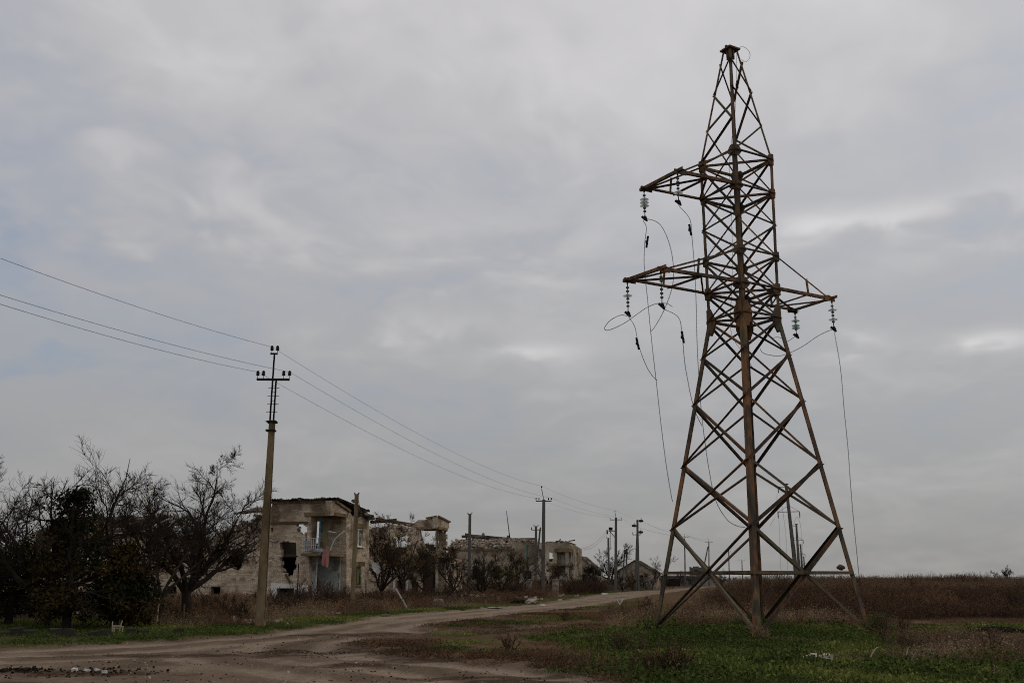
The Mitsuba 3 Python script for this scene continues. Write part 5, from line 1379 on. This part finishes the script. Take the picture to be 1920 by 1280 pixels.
spread('straw', ['brown_weed', 'grey_weed', 'straw'], list(zip(x[k], y[k], np.where((x[k] > .33 * y[k]) & (y[k] < 31), .62, .95) * (.7 + .7 * nz(x[k], y[k], .8, 71, 2)))), 'dry tan grass standing behind the pylon and at the right', 'dry grass', name='dry_grass')
def d_isle(x, y):
    return np.clip((1 - greenness(x, y)) * sstep(.35, .55, nz(x, y, .45, 33, 3)), 0, 1) * (x > .215 * y - 14.5)
x, y, s = scatter(3, 4200, lambda y: -inview(y) * .5, inview, 15, 60, d_isle, 1.3)
k = s < .12
spread('short_dead', ['dark_weed', 'brown_weed', 'brown_weed', 'grey_weed'], list(zip(x[k], y[k], np.ones(k.sum()))), 'short dead brown weeds on the ground between the tracks', 'dead weeds', name='dead_groundcover')
def d_field(x, y):
    n = nz(x, y, .12, 44, 3)
    edge_ = 38.5 + 5 * (n - .5) * 2 + .1 * np.maximum(x - 14, 0)
    e = sstep(edge_, edge_ + 6, y) * sstep(2.0, 6.0, x - .215 * y + 3 + (n - .5) * 2)
    gap = 1 - np.exp(-((y - 44 - .5 * (x - 25)) / 3) ** 2) * (x > 19) * .9
    return np.clip(e * gap * np.clip(.35 + 1.1 * n, 0, 1), 0, 1)
x, y, s = scatter(4, 5600, lambda y: .2 * y - 4, inview, 36, 235, d_field, 1.25)
k = s < -1.0
sc_ = np.clip(.66 + .004 * (y - 36), .66, 1.0) * (.45 + 1.2 * nz(x, y * .6, .11, 79, 4))
spread('weed', ['dark_weed', 'dark_weed', 'brown_weed', 'brown_weed', 'grey_weed'], list(zip(x[k], y[k], sc_[k])), 'field of tall dead brown weeds reaching to the skyline on the right', 'weeds', name='weed_field', tone=lambda x, y: float(nz(x, y * .5, .07, 78, 3)) * 1.2 - .22 + .3 * float(sstep(52, 90, y)))
def d_scrub(x, y): return d_field(x, y) * sstep(.45, .66, nz(x, y * .6, .09, 63, 4))
x, y, s = scatter(8, 1500, lambda y: .2 * y - 2, inview, 42, 200, d_scrub, 1.1)
k = s < -1.5
spread('scrub', ['red_twig', 'dark_weed', 'brown_weed'], list(zip(x[k], y[k], .5 + .95 * nz(x[k], y[k], .2, 64, 2))), 'dark leafless scrub scattered through the brown weed field', 'scrub', name='field_scrub', scale=(.72, 1.1))
def d_left(x, y):
    sd_ = sdist(ROAD, x, y)
    return sstep(-2.0, -3.6, sd_ + 2 * (nz(x, y, .25, 56, 2) - .5)) * (x < .215 * y - 13) * sstep(38, 48, y + 6 * nz(x, y, .3, 55, 2)) * sstep(-26, -16, sd_) * .42
x, y, s = scatter(5, 2600, lambda y: .215 * y - 42, lambda y: .215 * y - 12, 36, 175, d_left, 1.2)
spread('weed', ['dark_weed', 'brown_weed', 'grey_weed'], list(zip(x, y, np.where(y > 95, .95, .55))), 'tangled dead weeds in front of the ruined houses', 'weeds', name='verge_weeds')
# skyline scrub beyond the field
rgk = np.random.default_rng(12); stems_ = []
for px in np.arange(1395, 2010, 5.2):
    Y = rgk.uniform(215, 262); b = V(bear(px, Y), Y, .1); n = 9
    Hh = (.6 + 2.3 * float(nz(px * .035, 0., 1., 80, 4)) + rgk.uniform(0, .5)) * (1.35 if rgk.uniform() < .08 else 1)
    P = b + np.c_[rgk.normal(size=(n, 2)) * .6, np.zeros(n)]
    D = norm(np.c_[rgk.normal(size=(n, 2)) * .4, np.ones(n)])
    m0 = grow(rgk, P, D, np.full(n, Hh), 3, .15, .05); stems_.append(tubes(m0, np.full(n, .03), np.full(n, .015), 3))
    p, d, l, _ = kids(rgk, m0, 6, .2, 1, .7, .5, np.full(n, Hh), np.ones(n), np.ones(n), .1)
    m1_ = grow(rgk, p, d, l, 2, .2, .05); stems_.append(tubes(m1_, np.full(len(p), .018), np.full(len(p), .01), 3))
    stems_.append(leafs(rgk, m1_[:, -1], .09, 1, .05))
single('skyline_scrub', cat(stems_), 'grey_weed', 'low bare scrub along the skyline beyond the brown field', 'scrub', kind='stuff')

# ---------------------------------------------------------------- small things on the ground
rgd = np.random.default_rng(21)


def pile(name, label, cat_, px, py, n, sx, sy, size, m, seed, h=.0, kind=None, part='pieces'):
    c = gnd(px, py); rg = np.random.default_rng(seed); ms = []
    for _ in range(n):
        a, b = rg.normal() * .45, rg.normal() * .45
        x, y = c[0] + a * sx, c[1] + b * sy
        q = size * rg.uniform(.4, 1.3)
        z = zat(x, y) + q * .15 + h * max(0, 1 - a * a - b * b) * rg.uniform(0, 1)
        ms.append(chunk(V(x, y, z), (q * rg.uniform(.8, 1.8), q, q * rg.uniform(.25, .7)), rg))
    k = thing(name, label, cat_)
    p = put(part, cat(ms), m, k); labels[p] = {'kind': 'stuff'}
    return k


mat('charred_soil', (.028, .022, .017))
pile('debris_heap', 'charred black debris strewn on the dirt road, lower left', 'debris', 168, 1256, 150, 1.9, .9, .03, 'charred_soil', 1, .03)
pile('debris_heap', 'small dark clod heap at the left edge of the dirt road', 'debris', 42, 1253, 120, .5, .3, .04, 'charred_soil', 2, .06)
pile('debris_heap', 'thin line of dark crumbs on the road below the utility pole', 'debris', 560, 1216, 90, 2.2, .5, .03, 'charred_soil', 3)
for px, py, sz, lb in ((140, 1253, .1, 'white foam block at the left of the charred debris'), (163, 1254, .075, 'white foam scrap in the middle of the charred debris'), (181, 1253.5, .07, 'small white lump among the charred debris'), (196, 1256, .065, 'white scrap at the right of the charred debris')):
    c = gnd(px, py); c[2] = zat(c[0], c[1]) + .02
    single('foam_chunk', chunk(c, (sz * 1.3, sz, sz * .7), rgd), 'white_scrap', lb, 'rubbish')
# loose stones and clods over the road
ms = []
for _ in range(2600):
    y = 16 + 34 * rgd.uniform() ** 1.5; x = rgd.uniform(-.55 * y, .3 * y); q = rgd.uniform(.006, .02) * (2.0 if rgd.uniform() < .06 else 1)
    ms.append((x, y, q))
P_ = np.array(ms); k = (sdist(ROAD, P_[:, 0], P_[:, 1]) > -.3) & (nz(P_[:, 0], P_[:, 1], .5, 66, 3) > .4)
single('road_gravel', cat([chunk(V(x, y, zat(x, y) + q * .2), (q * 1.4, q, q * .7), rgd) for x, y, q in P_[k]]), 'stone', 'loose stones and clods scattered over the dirt road', 'gravel', kind='stuff')
P2_ = np.array([(rgd.uniform(-10, 3), 16.5 + 16 * rgd.uniform() ** 1.4, rgd.uniform(.008, .028)) for _ in range(1500)]); k = (sdist(ROAD, P2_[:, 0], P2_[:, 1]) > .1) & (nz(P2_[:, 0], P2_[:, 1], .7, 67, 3) > .52)
single('road_clods', cat([chunk(V(x, y, zat(x, y) + q * .2), (q * 1.6, q, q * .6), rgd) for x, y, q in P2_[k]]), 'charred_soil', 'dark crumbs of soil scattered over the dirt road', 'gravel', kind='stuff')


def stone(px, py, size, label, m='white_scrap', name='stone', cat_='stone', flat=.6, Y=None):
    c = gnd(px, py) if Y is None else on(px, Y); c[2] = zat(c[0], c[1]) + size * flat * .35
    return single(name, blob(c, (size, size * .8, size * flat), int(px + py), .6, 2), m, label, cat_)


pile('stone_rubble', 'pale broken stones lying in the grass below the near pylon leg', 'stones', 1532, 1239, 18, .5, .3, .14, 'stone', 11, .14)
stone(1473, 1241, .06, 'single small white stone in the grass left of the pale broken stones')
stone(974, 1216, .05, 'small white stone on the dead patch between the tracks')
stone(1058, 1161, .06, 'tiny white stone beside the right-hand track')
stone(1677, 1208, .05, 'white scrap caught in the weeds right of the right pylon foot', name='scrap', cat_='rubbish')
stone(1663, 1149, .14, 'whitish bag far behind the right pylon leg in the field', 'grey_scrap', 'bag', 'bag')
stone(1848, 1173, .15, 'pale sheet scrap on the green strip at the right', 'white_scrap', 'scrap', 'rubbish', .3)
stone(1865, 1186, .8, 'dark earth heap on the green strip at the right edge', 'char', 'earth_heap', 'earth heap', .16)
stone(820, 1135, .36, 'rounded white bag on the left verge before the second house', 'white_scrap', 'bag', 'bag', .9)
stone(770, 1137, .38, 'flat white slab on the left verge left of the rounded bag', 'grey_scrap', 'slab', 'slab', .25)
stone(997, 1131, .36, 'large pale slab tilted by the roadside left of the gate pillars', 'stone', 'slab', 'slab', .7)
stone(1017, 1133.5, .2, 'small pale scrap right of the tilted roadside slab', 'white_scrap', 'scrap', 'rubbish', .35)
stone(925, 1138, .55, 'light blue-grey flat sheet by the roadside', 'grey_scrap', 'sheet', 'rubbish', .12)
stone(972, 1130, .42, 'dark rubbish heap left of the tilted roadside slab', 'char', 'rubbish_heap', 'rubbish', .5)
stone(1131, 1113.5, .22, 'white scrap at the roadside, the left of a pair', 'white_scrap', 'scrap', 'rubbish', .8, Y=112)
stone(1136, 1113.5, .2, 'white scrap at the roadside, the right of a pair', 'white_scrap', 'scrap', 'rubbish', .7, Y=113)
stone(152, 1135, .3, 'white sheet scrap in the yard behind the far-left tree trunk', 'white_scrap', 'scrap', 'rubbish', .5, Y=43)
stone(306, 1136, .3, 'white sheet scrap in the yard behind the forked tree', 'grey_scrap', 'scrap', 'rubbish', .4, Y=46)
pile('rubble_heap', 'whitish brick rubble heap under the low many-stemmed tree', 'rubble', 880, 1127, 120, 3.2, 3.0, .3, 'rubble', 31, .4)
pile('rubble_heap', 'scattered brick rubble under the olive and brown tree', 'rubble', 930, 1124, 90, 4.2, 3.0, .28, 'rubble', 32, .2)
pile('rubble_heap', 'pale rubble between the two gate pillars', 'rubble', 1012, 1117, 50, 2.6, 2.0, .3, 'rubble', 33, .2)
pile('rubble_heap', 'pale broken bricks in the weeds below the nearest utility pole', 'rubble', 440, 1167, 70, 2.0, 1.4, .18, 'rubble', 34, .1)
pile('rubble_heap', 'pale rubble in the weeds right of the nearest utility pole', 'rubble', 520, 1152, 60, 3.0, 2.0, .2, 'rubble', 35, .1)
pile('scrap_heap', 'crumpled teal sheeting in the weeds right of the nearest brick house', 'rubbish', 706, 1128, 24, 1.3, .6, .35, 'teal_paint', 36, .05)
c0, c1 = on(742, 60) + V(0, 0, 1.0), on(763, 55) + V(0, 0, .1)
single('fallen_pole', tube([c0, c1], .05, 6), 'grey_scrap', 'pale fallen pole leaning in the weeds before the second house', 'pole')
a_ = gnd(1160, 1135); a_[2] = zat(a_[0], a_[1])
single('white_stake', cat([beam(a_ - V(0, 0, .1), sight(1168, 1121.5, a_[1]), .1, .07), beam(a_ + V(-.05, 0, .3), a_ + V(.14, .1, -.05), .05, .05)]), 'white_paint', 'white stake leaning at the roadside left of the pylon', 'stake')


def stick(pts, r, label, m='pale_wood', name='dead_branch', cat_='branch', Y=None):
    Y = Y or gnd(*pts[0])[1]
    p = [sight(x, y, Y) for x, y in pts]
    return single(name, tube(spline(p, 4), np.linspace(r, r * .4, 4 * (len(p) - 1) + 1), 6), m, label, cat_, smooth=True)


stick([(1626, 1246), (1634, 1228), (1641, 1216), (1647, 1212)], .022, 'pale forked branch stuck in the grass under the right pylon leg', Y=20.6)
stick([(1696, 1252), (1699, 1232), (1703, 1212)], .02, 'pale upright dead stem right of the forked branch', Y=20.2)
stick([(1706, 1248), (1710, 1235), (1716, 1222)], .012, 'thinner grey stem leaning right beside the upright dead stem', 'grey_scrap', Y=20.3)
stick([(1658, 1214), (1672, 1222), (1686, 1238), (1694, 1246)], .012, 'grey bowed stem sloping down to the dead stems', 'grey_weed', Y=20.8)
stick([(1862, 1247), (1880, 1254), (1905, 1262)], .012, 'bent dry stem at the lower right edge', Y=18.6)
stick([(1861, 1280), (1860, 1255), (1859, 1236)], .016, 'dark thin stake at the lower right edge', 'twig', Y=17.6)
stick([(420, 1170), (424, 1150), (428, 1140), (436, 1132)], .02, 'pale arched stem in the weeds left of the nearest pole', Y=40)

# gate pillars of rough stone
for px, Y, lb in ((992, 101, 'left rough stone gate pillar by the road'), (1042, 99, 'right rough stone gate pillar, right of the second utility pole'), (1056, 116, 'stubby farther stone pillar behind the right gate pillar')):
    k = thing('gate_pillar', lb, 'pillar'); b = on(px, Y); ms = []
    for r_ in range(6):
        for c_ in range(3):
            ms.append(0); w = rgd.uniform(.17, .24)
            put('stone', chunk(b + V((c_ - 1) * .21 + rgd.normal() * .02, rgd.normal() * .03, .13 + r_ * .25), (w * 1.05, .42, .27), rgd) if False else box(b + V((c_ - 1) * .2 + rgd.normal() * .015, rgd.normal() * .03, .1 + r_ * .25), (w, .5, .245), np.array([[1, rgd.normal() * .05, 0], [0, 1, 0], [0, rgd.normal() * .03, 1]])), 'rubble', k)
    put('cap', box(b + V(0, 0, 1.55), (.72, .62, .09)), 'rubble', k)

# low wall and yard things on the left
mat('damp_concrete', (.045, .042, .035))
k = thing('low_wall', 'low dark concrete block wall along the yard on the left', 'wall')
x0, x1, yw = bear(-60, 28.6), bear(345, 31.2), (28.6, 31.2)
n = 17
for i in range(n):
    t0, t1 = i / n, (i + 1) / n
    p = V(x0 + (x1 - x0) * t0, yw[0] + (yw[1] - yw[0]) * t0, 0); q = V(x0 + (x1 - x0) * t1, yw[0] + (yw[1] - yw[0]) * t1, 0)
    d = unit(q - p); hh = rgd.uniform(.13, .25) * (.4 if i in (5, 8, 11, 14, 15) else 1); c = (p + q) / 2; c[2] = zat(c[0], c[1]) + hh / 2 - .09
    ax_ = np.array([d, V(-d[1], d[0], 0), V(rgd.normal() * .04, rgd.normal() * .08, 1)])
    bv, bf = box(V(0, 0, 0), (np.linalg.norm(q - p) - .03, .2, hh + .12))
    bv = (bv + rgd.uniform(-.03, .03, bv.shape)) @ ax_ + c
    put('block', (bv, bf), 'damp_concrete', k)
k = thing('chair_frame', 'bare pale wooden chair frame standing on the low wall', 'chair')
Yc = 30.6; g0 = lambda x, y, dy=0: sight(x, y, Yc + dy)
for a, b, dy in (((210.5, 1183), (211, 1164), 0), ((224, 1182), (229, 1163), 0), ((214, 1184), (213.5, 1172), -.35), ((229, 1183), (231, 1173), -.35)): put('leg', beam(g0(*a, dy), g0(*b, dy), .026, .026), 'pale_wood', k)
for a, b, dy in (((211, 1172), (226.5, 1172), 0), ((210.7, 1177), (225.5, 1177.5), 0), ((213.5, 1174), (231, 1174), -.35)): put('rung', beam(g0(*a, dy), g0(*b, dy), .022, .022), 'pale_wood', k)
put('rung', beam(g0(211, 1174), g0(213.5, 1174, -.35), .03, .03), 'pale_wood', k); put('rung', beam(g0(226.5, 1174), g0(231, 1174, -.35), .03, .03), 'pale_wood', k)
for px, Y, h_, m, lb in ((292, 35, .95, 'pale_wood', 'pale thin fence stake left of the forked tree trunk'), (190, 34.5, .9, 'grey_scrap', 'thin grey fence stake between the evergreens'), (341, 34, .8, 'old_wood', 'brown fence stake left of the thick tree trunk'), (63, 34, .8, 'old_wood', 'brown fence stake at the far left'),
                         (555, 56, 2.3, 'dark_steel', 'tall thin metal post before the basement opening'), (632, 57, 1.3, 'old_wood', 'short post before the plastered wall'), (684, 62, 1.4, 'dark_steel', 'short dark post at the right end of the nearest brick house')):
    b = on(px, Y); single('fence_stake', tube([b - V(0, 0, .1), b + V(.03, 0, h_ * .5), b + V(.02, 0, h_)], .03, 6), m, lb, 'post')


def pickets(label, px0, px1, Y0, Y1, n, h_, m, seed, gap=.05):
    k = thing('picket_fence', label, 'fence'); rg = np.random.default_rng(seed)
    a, b = on(px0, Y0), on(px1, Y1); d = unit((b - a) * [1, 1, 0])
    for i in range(n):
        if rg.uniform() < gap: continue
        c = a + (b - a) * (i / (n - 1)); hh = h_ * rg.uniform(.8, 1.1)
        put('picket', beam(c - V(0, 0, .1), c + V(rg.normal() * .06, 0, hh), .14, .03), m, k)
    for z in (.35, h_ * .75): put('rail', beam(a + V(0, .05, z), b + V(0, .05, z), .07, .05), 'old_wood', k)


pickets('weathered picket fence at the road bend beside the pole with the switch bracket', 1153, 1172, 138, 140, 11, 2.3, 'grey_scrap', 1, .25)
pickets('long grey picket fence below the gabled house', 1178, 1243, 149, 153, 30, 1.9, 'far_concrete', 2)
pickets('broken pale picket fence on the left before the fourth house', 1070, 1098, 128, 128, 12, 1.5, 'grey_scrap', 3, .3)
